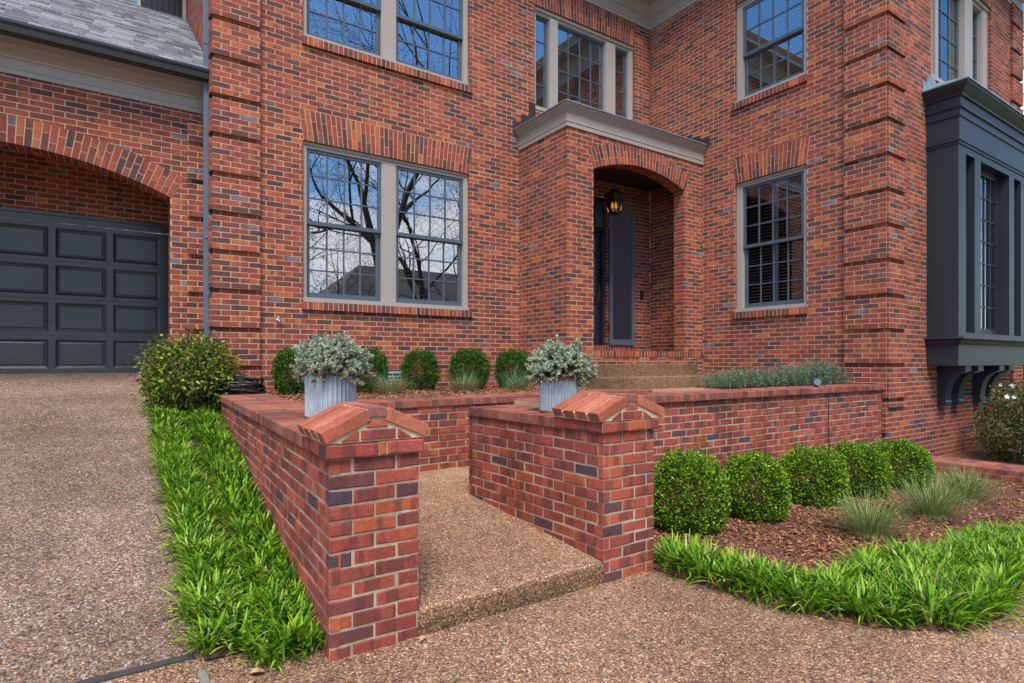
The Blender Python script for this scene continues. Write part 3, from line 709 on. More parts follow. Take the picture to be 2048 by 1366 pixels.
sweep(mb, bp, [(-.01, 3.0), (.012, 3.0), (.014, 3.03), (.03, 3.04), (.03, 3.06), (.014, 3.065), (.014, 3.37), (.03, 3.375), (.034, 3.395), (.022, 3.40), (.022, 3.485), (.045, 3.49), (.05, 3.515), (.034, 3.52), (.034, 3.635), (.06, 3.64), (.065, 3.66), (.1, 3.70), (.15, 3.765), (.155, 3.79), (-.02, 3.80)], 1)
sweep(mb, bp, [(-.01, .335), (.08, .332), (.085, .315), (.08, .30), (.045, .285), (.03, .24), (.012, .225), (.012, .21), (-.01, .205)], 1)
bay = mb.build('bay_window', M['navy'], house)
sm, gl = MB(), MB()
sash(sm, gl, FB, 9.851, 10.169, .41, 2.89, 1, 7, -.15, st=.035, bot=.07); sash(sm, gl, FB, 10.45, 11.53, .41, 2.86, 4, 7, -.13, st=.05, bot=.08); sash(sm, gl, FB, 11.791, 12.109, .41, 2.89, 1, 7, -.15, st=.035, bot=.07)
fbox(sm, FB, 10.401, 10.45, -.2, -.12, .41, 2.9); fbox(sm, FB, 11.53, 11.579, -.2, -.12, .41, 2.9); fbox(sm, FB, 10.45, 11.53, -.2, -.12, 2.86, 2.9)
sm.build('sash', M['navy'], bay); gl.build('pane', M['glass'], bay)
room(FB, 9.7, 12.65, .1, 3.3, -.2, 2.0, bay)
mb = MB(); rp = offset_path(bp, .17, 1)
sweep(mb, bp, [(.0, 3.80), (.172, 3.792), (.172, 3.812), (0, 3.83)], 1)
mb.add([(*rp[0], 3.812), (*rp[1], 3.812), (*rp[2], 3.812), (*rp[3], 3.812), (XB1-.15, YWF, 4.06), (XB0+.35, YWF, 4.06)], [(0, 1, 5), (1, 2, 4, 5), (2, 3, 4)])
fbox(mb, FF, 9.46, 9.72, .001, .008, 3.78, 3.98); fbox(mb, FF, 9.6, 9.86, .002, .010, 3.9, 4.09)
mb.build('roof', M['teal'], bay)
for x0 in (9.95, 10.42, 11.29, 11.71):
    mb = MB(); x1 = x0+.21
    pr = [(0, -.07), (.345, -.07), (.345, -.15), (.30, -.155)]
    for k in range(9):
        t = k/8*math.pi/2; pr.append((.30-.2*math.sin(t)-.0, -.17-.40*(1-math.cos(t))))
    pr += [(.115, -.60), (.115, -.66), (0, -.67)]
    n = len(pr)
    vs = [(x0, YWF-d, z) for d, z in pr]+[(x1, YWF-d, z) for d, z in pr]
    mb.add(vs, [tuple(range(n)), tuple(reversed(range(n, 2*n)))]+[(i, n+i, n+(i+1) % n, (i+1) % n) for i in range(n)])
    mb.build('bracket', M['navy'], bay)

# ------------------------------------------------------------------ ground, drive, beds
def gz(x): return -1.285-.027*max(0., x-2.7)
def drive_z(x, y):
    base = gz(x) if x > 2.7 else -1.285
    k = min(1, max(0, (.72-x)/.02)) if y > 2.45 else 1
    s = max(0., y-2.45); rise = .165*s*s/(s+.35)*1.03 if s < 7.2 else .165*7.2*7.2/7.55*1.03
    return base+rise*min(1., max(0., (.73-x)/.02))
def sheet(name, mat, xs, ys, zf, lift=0., mask=None):
    mb = MB(); nx, ny = len(xs), len(ys)
    vs = [(x, y, zf(x, y)+lift) for y in ys for x in xs]
    fs = [(j*nx+i, j*nx+i+1, (j+1)*nx+i+1, (j+1)*nx+i) for j in range(ny-1) for i in range(nx-1) if mask is None or mask((xs[i]+xs[i+1])/2, (ys[j]+ys[j+1])/2)]
    mb.add(vs, fs); return mb.build(name, mat, smooth=True)
lin = lambda a, b, n: [a+(b-a)*i/n for i in range(n+1)]
struct(sheet('ground', M['lawn'], lin(-300, 300, 12), lin(-300, 300, 12), lambda x, y: -1.75))
M['apron'] = aggregate('warm exposed aggregate apron', [(p, (c[0]*1.3, c[1]*1.14, c[2]*.96)) for p, c in AG], 118, .3)
DX = lin(-14, 0, 7)+[.3, .71, .73, 2.7]+lin(3.5, 16, 8); DY = lin(-12, 2, 7)+[2.45, 2.62, 2.81]+lin(3.0, 9.5, 28)
struct(sheet('driveway', M['drive'], DX, DY, drive_z, 0, lambda x, y: y > 2.81 and x < 2.7))
struct(sheet('driveway_apron', M['apron'], DX, DY, drive_z, 0, lambda x, y: y < 2.81))
# raised walk between the piers, its steps and the landing
def walk_z(y): return -1.165+(.13*min(1, (y-2.5)/1.5) if y > 2.5 else 0)
mb = MB(); xa, xb = 1.16, 2.335; ys = [2.47, 2.476, 2.49, 2.52]+lin(2.7, 4.02, 8); prof = [(2.50, -1.32), (2.496, -1.22), (2.502, -1.185), (2.512, -1.172)]+[(y, walk_z(y)) for y in [2.53]+lin(2.7, 4.02, 8)]
nn = 14
vs = [(xa+(xb-xa)*i/nn, y+.006*noise.noise(Vector((i*.9, y*9, 3))), z+.004*noise.noise(Vector((i*.7, y*7, 0)))) for y, z in prof for i in range(nn+1)]
mb.add(vs, [(j*(nn+1)+i, j*(nn+1)+i+1, (j+1)*(nn+1)+i+1, (j+1)*(nn+1)+i) for j in range(3) for i in range(nn)], 1)
mb.add(vs, [(j*(nn+1)+i, j*(nn+1)+i+1, (j+1)*(nn+1)+i+1, (j+1)*(nn+1)+i) for j in range(3, len(prof)-1) for i in range(nn)])
mb.box(1.16, 3.3, 4.02, 5.2, -1.3, -1.036)
for k in range(4): mb.box(3.3+k*.5, 5.4, 4.0, 5.1, -1.2, -1.015+.154*(k+1)-.0)
struct(mb.build('path', [M['walk'], M['stepagg']], smooth=False))
mb = MB(); mb.box(5.0, 8.36, 4.02, 6.6, -.6, -.402); struct(mb.build('landing', M['walk']))
mb = MB(); mb.box(1.1, 5.42, 5.2, 7.75, -.7, -.385); struct(mb.build('mulch_bed', M['mulch']))
mb = MB(); mb.box(7.3, 8.37, 4.0, 6.45, -.5, -.375); struct(mb.build('mulch_bed', M['mulch']))
def bed_edge(x):   # front edge of the right-hand bed
    pts = [(2.74, 2.45), (2.8, 2.05), (2.9, 1.62), (3.1, 1.28), (3.4, 1.1), (3.75, 1.06), (4.3, 1.2), (5, 1.25), (6, 1.1), (9.5, .8)]
    for (a, b), (c, d) in zip(pts[:-1], pts[1:]):
        if a <= x <= c: return b+(d-b)*(x-a)/(c-a)
    return 2.5 if x < 2.74 else .8
xs = [2.74, 2.78, 2.82, 2.87, 2.95, 3.05, 3.2, 3.4, 3.6, 3.8]+lin(4.1, 8.6, 12)
mb = MB(); vs = []
for x in xs:
    e = bed_edge(x)
    for t in (0, .06, .3, .65, 1): y = e+(3.7-e)*t; vs.append((x, y, gz(x)+(.004 if t == 0 else .03+.02*noise.noise(Vector((x*2, y*2, 0))))))
mb.add(vs, [(i*5+k, (i+1)*5+k, (i+1)*5+k+1, i*5+k+1) for i in range(len(xs)-1) for k in range(4)])
struct(mb.build('mulch_bed', M['mulch'], smooth=True))
mb = MB(); mb.box(8.9, 14, -1, 3.7, -1.8, -1.42); struct(mb.build('mulch_bed', M['mulch']))
struct(sheet('soil_strip', M['soil'], [.3, .5, .7, .95], lin(2.74, 8.1, 20), lambda x, y: drive_z(.3, y)+.012))

# ------------------------------------------------------------------ garden walls in brick
GB = [M['gbrick'], M['gmortar']]; GH, GL = .0677, .203
def gwall(mb, fr, u0, u1, top, z0, ph=0., edge=(0, 0), ground=None):
    wall(mb, fr, u0, u1, z0, top, L=GL, H=GH, J=.0105, zref=top, c=.0035, j=.0028, phase=ph, edge=edge, mw=.0042, ground=ground)
def coping(mb, p0, p1, width, top, h=.062, pitch=.071, over=.018, ends=(0, 0)):
    """two bricks deep across the wall; p0->p1 is the outer top edge, the wall lies on its left"""
    dx, dy = p1[0]-p0[0], p1[1]-p0[1]; L = math.hypot(dx, dy); dx /= L; dy /= L
    fr = Fr(p0, (dx, dy), (-dy, dx)); n = round(L/pitch); p = L/n
    def bk(u0, u1, w0, w1):
        c = .004; r = random.uniform; t = top+r(-.004, .003); a, b, e, f = (r(-.002, .002) for _ in range(4))
        vs = [fr(u0+a, w0+e, top-h), fr(u1+b, w0+e, top-h), fr(u1+b, w1+f, top-h), fr(u0+a, w1+f, top-h),
              fr(u0+a, w0+e, t-c), fr(u1+b, w0+e, t-c), fr(u1+b, w1+f, t-c), fr(u0+a, w1+f, t-c),
              fr(u0+a+c, w0+e+c, t), fr(u1+b-c, w0+e+c, t), fr(u1+b-c, w1+f-c, t), fr(u0+a+c, w1+f-c, t)]
        fs = [(0, 3, 2, 1)]+[(q+i, q+(i+1) % 4, q+4+(i+1) % 4, q+4+i) for q in (0, 4) for i in range(4)]+[(8, 9, 10, 11)]
        mb.add(vs, fs, 2, fr.flip)
    for i in range(n):
        bk(i*p+.005, (i+1)*p-.005, -over, width/2-.005); bk(i*p+.005, (i+1)*p-.005, width/2+.005, width+over)
    fbox(mb, fr, .004, L-.004, -over+.012, width+over-.012, top-h-.006, top-.012, 1)
GB3 = GB+[M['paver']]
def pier_cap(xc, hw, y0, y1, parent, ztop):
    """gabled cap: sloping bricks on both sides of a ridge brick, mortar gable"""
    mb = MB(); fr = Fr((xc, y0), (1, 0), (0, -1)); dz = ztop+.36
    def pr(pts, ya, yb, mi=0):
        fpoly(mb, Fr((xc, ya), (1, 0), (0, -1)), [(u, z+dz) for u, z in pts], -(yb-ya), 0, mi, True)
    slab = [(-hw, -.302), (-hw+.024, -.352), (-.030, -.262), (-.052, -.208)]
    mir = lambda P: [(-u, z) for u, z in reversed(P)]
    n = 4; p = (y1-y0)/n
    for i in range(n):
        a, b = y0+i*p+random.uniform(0, .004), y0+(i+1)*p-.019
        j = random.uniform(-.004, .004)
        s2 = [(u, z+j) for u, z in slab]
        pr(s2, a, b, 3); pr(mir([(u, z+random.uniform(-.003, .003)) for u, z in slab]), a, b, 3)
    c_ = lambda P: (sum(q[0] for q in P)/4, sum(q[1] for q in P)/4)
    for P in (slab, mir(slab)):
        gx_, gz_ = c_(P); pr([(gx_+(u-gx_)*.95, gz_+(z-gz_)*.95-.011) for u, z in P], y0+.012, y1-.02, 1)
    pr([(-.042, -.25), (.042, -.25), (.042, -.204), (-.042, -.204)], y0, y0+.2, 3); pr([(-.042, -.25), (.042, -.25), (.042, -.206), (-.042, -.206)], y0+.21, y1, 3)
    pr([(-hw+.03, -.357), (hw-.03, -.357), (.055, -.23), (.052, -.213), (-.052, -.213), (-.055, -.23)], y0+.013, y1-.006, 1)
    # gable infill bricks
    for P in ([(-.075, -.348), (.085, -.348), (.085, -.304), (-.075, -.304)], [(-.165, -.348), (-.086, -.348), (-.086, -.306), (-.10, -.306)], [(.096, -.348), (.165, -.348), (.105, -.310), (.096, -.306)], [(-.052, -.294), (.05, -.294), (.036, -.266), (-.038, -.266)]):
        pr(P, y0+.006, y0+.06, 0)
    o = mb.build('cap', [M['gbrick'], M['lmortar'], M['paver'], M['capbrick']], parent, bevel=.004); return o
def cap_course(mb, fr, u0, u1, z0, z1, cuts, out=.022):
    pts = [u0]+list(cuts)+[u1]
    for a, b in zip(pts[:-1], pts[1:]): brick(mb, fr, a+.004, b-.004, z0, z1, out, .09, .005, 0, .002)
    fbox(mb, fr, u0+.004, u1-.004, -.07, out-.009, z0+.002, z1-.002, 1)
TOP = -.36
# left wall with pier
lw = thing('garden_wall', 'low brick wall with gabled pier beside the driveway grass strip', 'garden wall', (.95, 4.8, -1.25))
d = (.18, 4.7); FLW = Fr((.75, 2.5), d, (-d[1], d[0]))
mb = MB(); FPF = Fr((0, 2.5), (1, 0), (0, -1))
gwall(mb, FLW, 0, 4.9, TOP-.062, -1.36, .0, edge=(.003, 0))
gwall(mb, FPF, .75, 1.165, TOP-.062, -1.36, .75)
gwall(mb, Fr((1.165, 0), (0, 1), (1, 0)), 2.503, 4.95, TOP-.062, -1.36, .1)
mb.box(.97, 1.15, 2.56, 7.2, -1.3, TOP-.08, 1); mb.box(.86, .97, 2.56, 3.5, -1.3, TOP-.08, 1)
mb.build('wall', GB, lw)
mb = MB(); e = FLW(.42, 0, 0); f = FLW(4.86, 0, 0)
coping(mb, (e[0]+.44, e[1]), (f[0]+.44, f[1]), .44, TOP); mb.build('coping', GB3, lw)
mb = MB(); cap_course(mb, FPF, .728, 1.187, TOP-.06, TOP, (.965, 1.003)); cap_course(mb, FLW, -.018, .42, TOP-.06, TOP, (.1, .21, .31)); cap_course(mb, Fr((1.165, 0), (0, 1), (1, 0)), 2.49, 2.92, TOP-.06, TOP, (2.7,))
mb.box(.745, 1.165, 2.505, 2.92, TOP-.06, TOP-.004, 1); mb.build('cap_course', GB, lw)
pier_cap(.96, .253, 2.478, 2.90, lw, TOP)
# inner wall retaining the upper bed
iw = thing('garden_wall', 'low brick wall holding up the mulch bed at the back of the walk', 'garden wall', (3.4, 5.0, -1.1))
d = (4.36, .2); FIW = Fr((1.17, 4.9), d, (d[1], -d[0]))
mb = MB(); gwall(mb, FIW, 0, 4.36, TOP-.062, -1.2, .03); e = FIW(4.36, 0, 0)
gwall(mb, Fr((e[0], 0), (0, 1), (1, 0)), e[1]+.003, e[1]+.42, TOP-.062, -.6)
mb.box(1.2, e[0]-.02, 5.12, 5.3, -1.2, TOP-.08, 1); mb.build('wall', GB, iw)
mb = MB(); s0 = FIW(.0, -.42, 0); s1 = FIW(4.4, -.42, 0)
fr0 = FIW(0, 0, 0); fr1 = FIW(4.4, 0, 0); coping(mb, fr0[:2], fr1[:2], .42, TOP, pitch=.074); mb.build('coping', GB3, iw)
# right wall: pier, return and the long retaining wall
rw = thing('garden_wall', 'long brick retaining wall with gabled pier behind the row of round shrubs', 'garden wall', (5, 3.6, -1.3))
TR = -.355; TT = -.31
d = (-.05, 1.47); FRL = Fr((2.33, 2.5), d, (-d[1], d[0]))
mb = MB()
gwall(mb, FRL, 0, 1.47, TR-.062, -1.36, .05, edge=(.003, 0)); gwall(mb, FPF, 2.33, 2.75, TR-.062, -1.37, 2.38)
gwall(mb, Fr((2.75, 0), (0, 1), (1, 0)), 2.503, 3.64, TR-.062, -1.37, .06)
FRT = Fr((0, 3.64), (1, 0), (0, -1)); gwall(mb, FRT, 2.75, XW, TT-.062, -1.5, .08)
gwall(mb, Fr((0, 3.97), (1, 0), (0, 1)), 2.28, 5.2, TR-.062, -1.2, .02); gwall(mb, Fr((2.28, 0), (0, 1), (-1, 0)), 3.96, 3.975, TR-.062, -1.2)
mb.box(2.36, 2.73, 2.56, 3.9, -1.3, TR-.08, 1); mb.box(2.5, XW, 3.68, 3.95, -1.4, TT-.08, 1)
mb.build('wall', GB, rw)
mb = MB(); e = FRL(.40, 0, 0); f = FRL(1.47, 0, 0); coping(mb, (e[0]+.43, e[1]), (f[0]+.43, f[1]), .43, TR, pitch=.068)
mb.build('coping', GB3, rw)
mb = MB(); coping(mb, (2.72, 3.62), (XW-.01, 3.62), .37, TT, pitch=.075); mb.build('coping', GB3, rw)
mb = MB(); cap_course(mb, FPF, 2.308, 2.772, TR-.06, TR, (2.52, 2.66, 2.695)); cap_course(mb, FRL, -.018, .42, TR-.06, TR, (.2,)); cap_course(mb, Fr((2.75, 0), (0, 1), (1, 0)), 2.49, 2.92, TR-.06, TR, (2.7,))
mb.box(2.325, 2.75, 2.505, 2.92, TR-.06, TR-.004, 1); mb.build('cap_course', GB, rw)
pier_cap(2.545, .285, 2.475, 2.92, rw, TR)
# low edging wall by the bay
ew = thing('garden_wall', 'very low brick edging wall below the charcoal bay window', 'garden wall', (8.75, 2.4, -1.4))
mb = MB(); gwall(mb, Fr((8.53, 0), (0, 1), (-1, 0)), .3, 3.59, -1.325, -1.6, .1); mb.box(8.56, 9.0, .3, 3.59, -1.6, -1.33, 1); mb.build('wall', GB, ew)
mb = MB(); coping(mb, (9.03, .3), (9.03, 3.585), .48, -1.262, pitch=.1); mb.build('coping', GB3, ew)

# entry steps
es = thing('entry_steps', 'pair of brown pebble concrete steps up to the front porch', 'steps', (6.7, 6.1, -.4))
mb = MB(); mb.box(5.5, 7.8, 6.15, 6.49, -.45, -.045); mb.build('step', M['stepagg'], es, bevel=.012)
mb = MB(); mb.box(5.5, 7.78, 5.8, 6.149, -.45, -.228); mb.build('step', M['stepagg'], es, bevel=.012)

# ------------------------------------------------------------------ foliage
def np_mesh(name, V, F, mats, mi=None, parent=None):
    me = bpy.data.meshes.new(name); V = np.asarray(V, np.float32); F = np.asarray(F, np.int32); k = F.shape[1]
    me.vertices.add(len(V)); me.vertices.foreach_set('co', V.ravel())
    me.loops.add(F.size); me.loops.foreach_set('vertex_index', F.ravel())
    me.polygons.add(len(F)); me.polygons.foreach_set('loop_start', np.arange(0, F.size, k, dtype=np.int32)); me.polygons.foreach_set('loop_total', np.full(len(F), k, np.int32))
    for m in (mats if isinstance(mats, list) else [mats]): me.materials.append(m)
    if mi is not None: me.polygons.foreach_set('material_index', np.asarray(mi, np.int32))
    me.update(); me.validate()
    o = bpy.data.objects.new(name, me); COL.objects.link(o)
    if parent is not None: o.parent = parent; o.matrix_parent_inverse = PINV(parent)
    return o
def unit(a): return a/np.maximum(np.linalg.norm(a, axis=-1, keepdims=True), 1e-9)
def leaves(P, D, length, width, rng=RNG, fold=.25):
    """two-faced folded leaves at P pointing along D"""
    n = len(P); D = unit(D); r = unit(rng.normal(size=(n, 3))); S_ = unit(np.cross(D, r)); U = np.cross(S_, D)
    length = np.broadcast_to(length, n)[:, None]*rng.uniform(.7, 1.25, (n, 1)); width = np.broadcast_to(width, n)[:, None]*rng.uniform(.75, 1.2, (n, 1))
    b = P; t = P+D*length; m = P+D*length*.45
    l = m+S_*width/2+U*width*fold; q = m-S_*width/2+U*width*fold
    V = np.stack([b, l, t, q], 1).reshape(-1, 3); F = np.arange(n*4).reshape(n, 4)
    return V, F
def blades(P, A, length, width, lean, droop, segs=4, rng=RNG):
    """curved strip blades rising at P, azimuth A"""
    n = len(P); h = np.stack([np.cos(A), np.sin(A), np.zeros(n)], 1); s = np.stack([-np.sin(A), np.cos(A), np.zeros(n)], 1)
    pos = P.copy(); ang = np.full(n, math.pi/2)-lean; V = []
    for i in range(segs+1):
        w = width*(1-.0*i) * (1 if i < segs else .25)*(.7 if i == 0 else 1)
        V += [pos-s*(w/2)[:, None], pos+s*(w/2)[:, None]]
        pos = pos+(h*np.cos(ang)[:, None]+np.array([0, 0, 1])*np.sin(ang)[:, None])*(length/segs)[:, None]; ang = ang-droop/segs
    V = np.stack(V, 1).reshape(-1, 3); k = 2*(segs+1)
    F = np.concatenate([np.arange(n)[:, None]*k+np.array([2*i, 2*i+1, 2*i+3, 2*i+2]) for i in range(segs)], 0)
    return V, F
def merge(parts):
    Vs, Fs, Ms, o = [], [], [], 0
    for V, F, m in parts: Vs.append(V); Fs.append(F+o); Ms.append(np.full(len(F), m)); o += len(V)
    return np.concatenate(Vs), np.concatenate(Fs), np.concatenate(Ms)

def boxwood(seed, rx, rz, n, mat):
    rng = np.random.default_rng(seed)
    d = unit(rng.normal(size=(n*2, 3))); d = d[d[:, 2] > -.75][:n]
    p = np.sign(d)*np.abs(d)**.86; p = unit(p)*np.linalg.norm(p, axis=1, keepdims=True)**.45
    lump = np.array([noise.noise(Vector((x*2.6+seed, y*2.6, z*2.6)))*.14+noise.noise(Vector((x*7+seed, y*7, z*7)))*.11 for x, y, z in d])
    r = (1.02-np.abs(rng.normal(0, .09, len(d)))+lump+(rng.random(len(d)) < .05)*rng.uniform(0, .09, len(d)))[:, None]
    hol = np.array([noise.noise(Vector((x*4.2+seed*3, y*4.2, z*4.2))) for x, y, z in d]); keep = hol < .36+.25*rng.random(len(d)); d, p, r = d[keep], p[keep], r[keep]
    sq = 1+.035*np.sin(np.arctan2(d[:, 1:2], d[:, 0:1])*2+seed)+.03*np.sin(np.arctan2(d[:, 1:2], d[:, 0:1])*3+seed*2)
    P = p*r*sq*np.array([rx, rx, rz]); P[:, 2] = np.maximum(P[:, 2]+rz*.86, .015)
    D = unit(d*.9+rng.normal(size=d.shape)*.75+np.array([0, 0, .35]))
    return leaves(P-D*.008, D, .021, .013, rng)
def shrub_stems(mb, rx, rz, n=14):
    for k in range(n):
        a = 2*math.pi*k/n+random.random(); q = random.uniform(.2, .5)
        mb.tube([(0, 0, -.02), (rx*.25*math.cos(a), rx*.25*math.sin(a), rz*.4), (rx*q*math.cos(a), rx*q*math.sin(a), rz*random.uniform(.6, 1.2))], [.012, .008, .004], 5)
def make_box(seed, rx, rz, n, mat, label, group, loc):
    t = thing('boxwood_shrub', label, 'shrub', loc, group)
    V, F = boxwood(seed, rx, rz, n, mat); o = np_mesh('foliage', V, F, M[mat]); o.parent = t
    # inner leaves coloured darker for the shade within the shrub
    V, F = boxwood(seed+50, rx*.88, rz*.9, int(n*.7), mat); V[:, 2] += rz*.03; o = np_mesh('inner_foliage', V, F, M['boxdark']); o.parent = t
    mb = MB(); shrub_stems(mb, rx, rz); s = mb.build('stems', M['bark']); s.parent = t
    return t
def copy_tree(o, parent=None):
    c = o.copy(); COL.objects.link(c)
    if parent: c.parent = parent
    for ch in [q for q in bpy.data.objects if q.parent == o]: copy_tree(ch, c)
    return c
def shrub_row(spots, proto, group, rx0, rz0):
    for i, (x, y, z, rx, rz, rot, label) in enumerate(spots):
        o = make_box(proto[0]+i*7, rx, rz, proto[1], proto[2], label, group, (x, y, z)); o.rotation_euler = (0, 0, rot)
pb = (3, 10500, 'boxwood')
shrub_row([(3.57, 2.90, gz(3.5), .275, .33, 0, 'bright green clipped boxwood right beside the right brick pier'),
           (4.40, 2.90, gz(4.4), .275, .30, 2.1, 'rounded boxwood second from the right brick pier in the lower row'),
           (5.39, 2.95, gz(5.4), .29, .295, 4.2, 'broad boxwood in the middle of the lower row of five'),
           (6.18, 2.92, gz(6.2), .275, .30, .9, 'boxwood below the black lamp cable, fourth in the lower row'),
           (7.06, 2.90, gz(7.1), .30, .295, 3.3, 'boxwood at the far end of the lower row by the edging wall')], pb, 'boxwoods along the retaining wall', .27, .27)
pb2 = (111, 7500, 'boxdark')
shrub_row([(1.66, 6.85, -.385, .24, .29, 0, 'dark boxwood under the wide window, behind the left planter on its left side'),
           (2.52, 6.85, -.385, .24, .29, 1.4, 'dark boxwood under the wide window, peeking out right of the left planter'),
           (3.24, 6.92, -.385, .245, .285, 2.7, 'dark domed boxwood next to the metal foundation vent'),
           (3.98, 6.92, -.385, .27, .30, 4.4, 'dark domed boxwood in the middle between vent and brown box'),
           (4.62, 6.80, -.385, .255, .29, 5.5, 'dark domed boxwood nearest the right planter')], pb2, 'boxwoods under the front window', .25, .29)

def liriope(name, clumps, label, yellow):
    parts = []
    for m in (0, 1):
        P, A, Ln, W, le, dr = [], [], [], [], [], []
        for (x, y, z, s, yel) in clumps:
            n = int(66*s)
            for _ in range(n):
                if (random.random() < yel) != (m == 1): continue
                a = random.uniform(0, 2*math.pi); rr = abs(random.gauss(0, .04))
                P.append((x+rr*math.cos(a), y+rr*math.sin(a), z)); A.append(a+random.gauss(0, .5)); Ln.append(random.uniform(.085, .165)*s); W.append(random.uniform(.0075, .0125))
                le.append(abs(random.gauss(.4, .35))); dr.append(random.uniform(.5, 1.6))
        if not P: continue
        V, F = blades(np.array(P), np.array(A), np.array(Ln), np.array(W), np.array(le), np.array(dr)); parts.append((V, F, m))
    V, F, Mi = merge(parts)
    tag(np_mesh(name, V, F, [M['lirio'], M['lirioY']], Mi), label, 'border grass', kind='stuff')
cl = []
y = 2.62
while y < 7.3:
    for x, yel in ((.345, .5), (.43, .35), (.615, .08), (.71, .03)):
        xx = x+.035*(y-2.6)*(.6 if x > .5 else 0)+random.uniform(-.03, .03); yy = y+random.uniform(-.05, .05)
        if x < .5 and yy < 2.72: continue
        cl.append((xx, yy, drive_z(.3, yy)+.01, random.uniform(.85, 1.1), yel*(.5+.8*abs(noise.noise(Vector((0, yy*1.7, 1)))*2))))
    if random.random() < (1. if y < 2.95 else (.1 if noise.noise(Vector((3, y*1.4, 0))) > -.05 else .6)): cl.append((.52, y, drive_z(.3, y)+.01, .8, .1))
    y += .085
liriope('border_grass', cl, 'strip of green and yellowing border grass between driveway and left brick wall', .3)
cl = []
def along(pts, step):
    out = []
    for (a, b), (c, d) in zip(pts[:-1], pts[1:]):
        L = math.hypot(c-a, d-b); n = max(1, int(L/step))
        for i in range(n): out.append((a+(c-a)*i/n, b+(d-b)*i/n))
    return out
for off, jj in ((.03, .03), (.13, .04), (.25, .04)):
    for (x, y) in along([(2.80, 2.42), (2.84, 2.05), (2.92, 1.66), (3.12, 1.32), (3.4, 1.15), (3.75, 1.1), (4.3, 1.22), (5.0, 1.28), (6., 1.12), (7, 1.)], .085):
        dx, dy = (.75, .35) if x < 3.0 else ((.5, .8) if x < 3.4 else (.05, 1))
        cl.append((x+dx*off+random.uniform(-jj, jj), y+dy*off+random.uniform(-jj, jj), gz(x)+.02, random.uniform(.9, 1.4), .12 if off < .2 else .3))
for _ in range(130):
    x = random.uniform(3.4, 5.4); y = random.uniform(1.3, 1.80-.22*(x-3.6)+.07*math.sin(x*5)+.1*(x-3.6)*(x > 4.6))
    cl.append((x, y, gz(x)+.02, random.uniform(1., 1.25), .3 if x < 4.2 else .12))
liriope('border_grass', cl, 'wide curved border of bright green grass round the front of the mulch bed', .2)

def chips(name, n, gen, label, size=.03):
    P = np.array([gen() for _ in range(n)]); n = len(P)
    a = RNG.uniform(0, 2*math.pi, n); t = RNG.normal(0, .35, n); L_ = RNG.uniform(.4, 1.3, n)*size; W = L_*RNG.uniform(.22, .5, n)
    d = np.stack([np.cos(a)*np.cos(t), np.sin(a)*np.cos(t), np.sin(t)], 1); s = np.stack([-np.sin(a), np.cos(a), RNG.normal(0, .4, n)], 1); s = unit(s); u = np.cross(d, s)
    P[:, 2] += RNG.uniform(0, .02, n)
    c = [P+d*x[:, None]*L_[:, None]/2+s*yv[:, None]*W[:, None]/2+u*zv*.004 for x, yv, zv in ((-np.ones(n), -np.ones(n), 0), (np.ones(n), -np.ones(n)*.8, 0), (np.ones(n)*.9, np.ones(n), 0), (-np.ones(n)*.8, np.ones(n)*.9, 0), (-np.ones(n), -np.ones(n), 1), (np.ones(n), -np.ones(n)*.8, 1), (np.ones(n)*.9, np.ones(n), 1), (-np.ones(n)*.8, np.ones(n)*.9, 1))]
    V = np.stack(c, 1).reshape(-1, 3); b = np.arange(n)[:, None]*8
    F = np.concatenate([b+np.array(f) for f in ((4, 5, 6, 7), (0, 1, 5, 4), (1, 2, 6, 5), (2, 3, 7, 6), (3, 0, 4, 7))], 0)
    tag(np_mesh(name, V, F, M['chips']), label, 'mulch', kind='stuff')
def g1():
    while True:
        x = random.uniform(2.8, 8.5) if random.random() < .6 else random.uniform(2.8, 5.5); y = random.uniform(1.3, 3.62)
        if y > bed_edge(x)+.1: return (x, y, gz(x)+.028+.02*noise.noise(Vector((x*2, y*2, 0))))
chips('bark_chips', 15000, g1, 'loose brown bark mulch round the lower row of boxwoods', .036)
chips('bark_chips', 4500, lambda: (random.uniform(1.25, 5.4), random.uniform(5.32, 7.6), -.385), 'loose brown bark mulch in the raised bed under the front window', .04)
chips('bark_chips', 1500, lambda: (random.uniform(.44, .62), random.uniform(2.7, 4.6), 0) , 'bark mulch showing through the driveway grass strip', .03)
o = bpy.data.objects['bark_chips.002']; me = o.data
co = np.empty(len(me.vertices)*3, np.float32); me.vertices.foreach_get('co', co); co = co.reshape(-1, 3)
for i in range(0, len(co), 8): co[i:i+8, 2] += drive_z(.3, float(co[i, 1]))+.015
me.vertices.foreach_set('co', co.ravel())

# fine ornamental grasses
def tuft(loc, h, n, mats, label, group, green=.5, spread=.05, lean=.45):
    t = thing('grass_tuft', label, 'ornamental grass', loc, group); z0 = np.zeros
    parts = []
    for m, k in enumerate((n, int(n*green))):
        a = RNG.uniform(0, 2*math.pi, k); r = np.abs(RNG.normal(0, spread, k)); P = np.stack([r*np.cos(a), r*np.sin(a), np.zeros(k)], 1)
        hh = h[m]*RNG.uniform(.6, 1.1, k)
        V, F = blades(P, a+RNG.normal(0, .4, k), hh, np.full(k, .0035)*RNG.uniform(.6, 1.2, k), np.abs(RNG.normal(lean, .25, k)), RNG.uniform(.2, 1., k), 4); parts.append((V, F, m))
    V, F, Mi = merge(parts); o = np_mesh('blades', V, F, [M[mats[0]], M[mats[1]]], Mi); o.parent = t
    mb = MB(); mb.lathe([(.0, -.02), (spread*1.2, -.02), (spread, .025), (spread*.4, .04), (0, .042)], (0, 0, 0), 10); o = mb.build('crown', M['blondgrass']); o.parent = t
    return t
GR = 'fine ornamental grasses in the mulch'
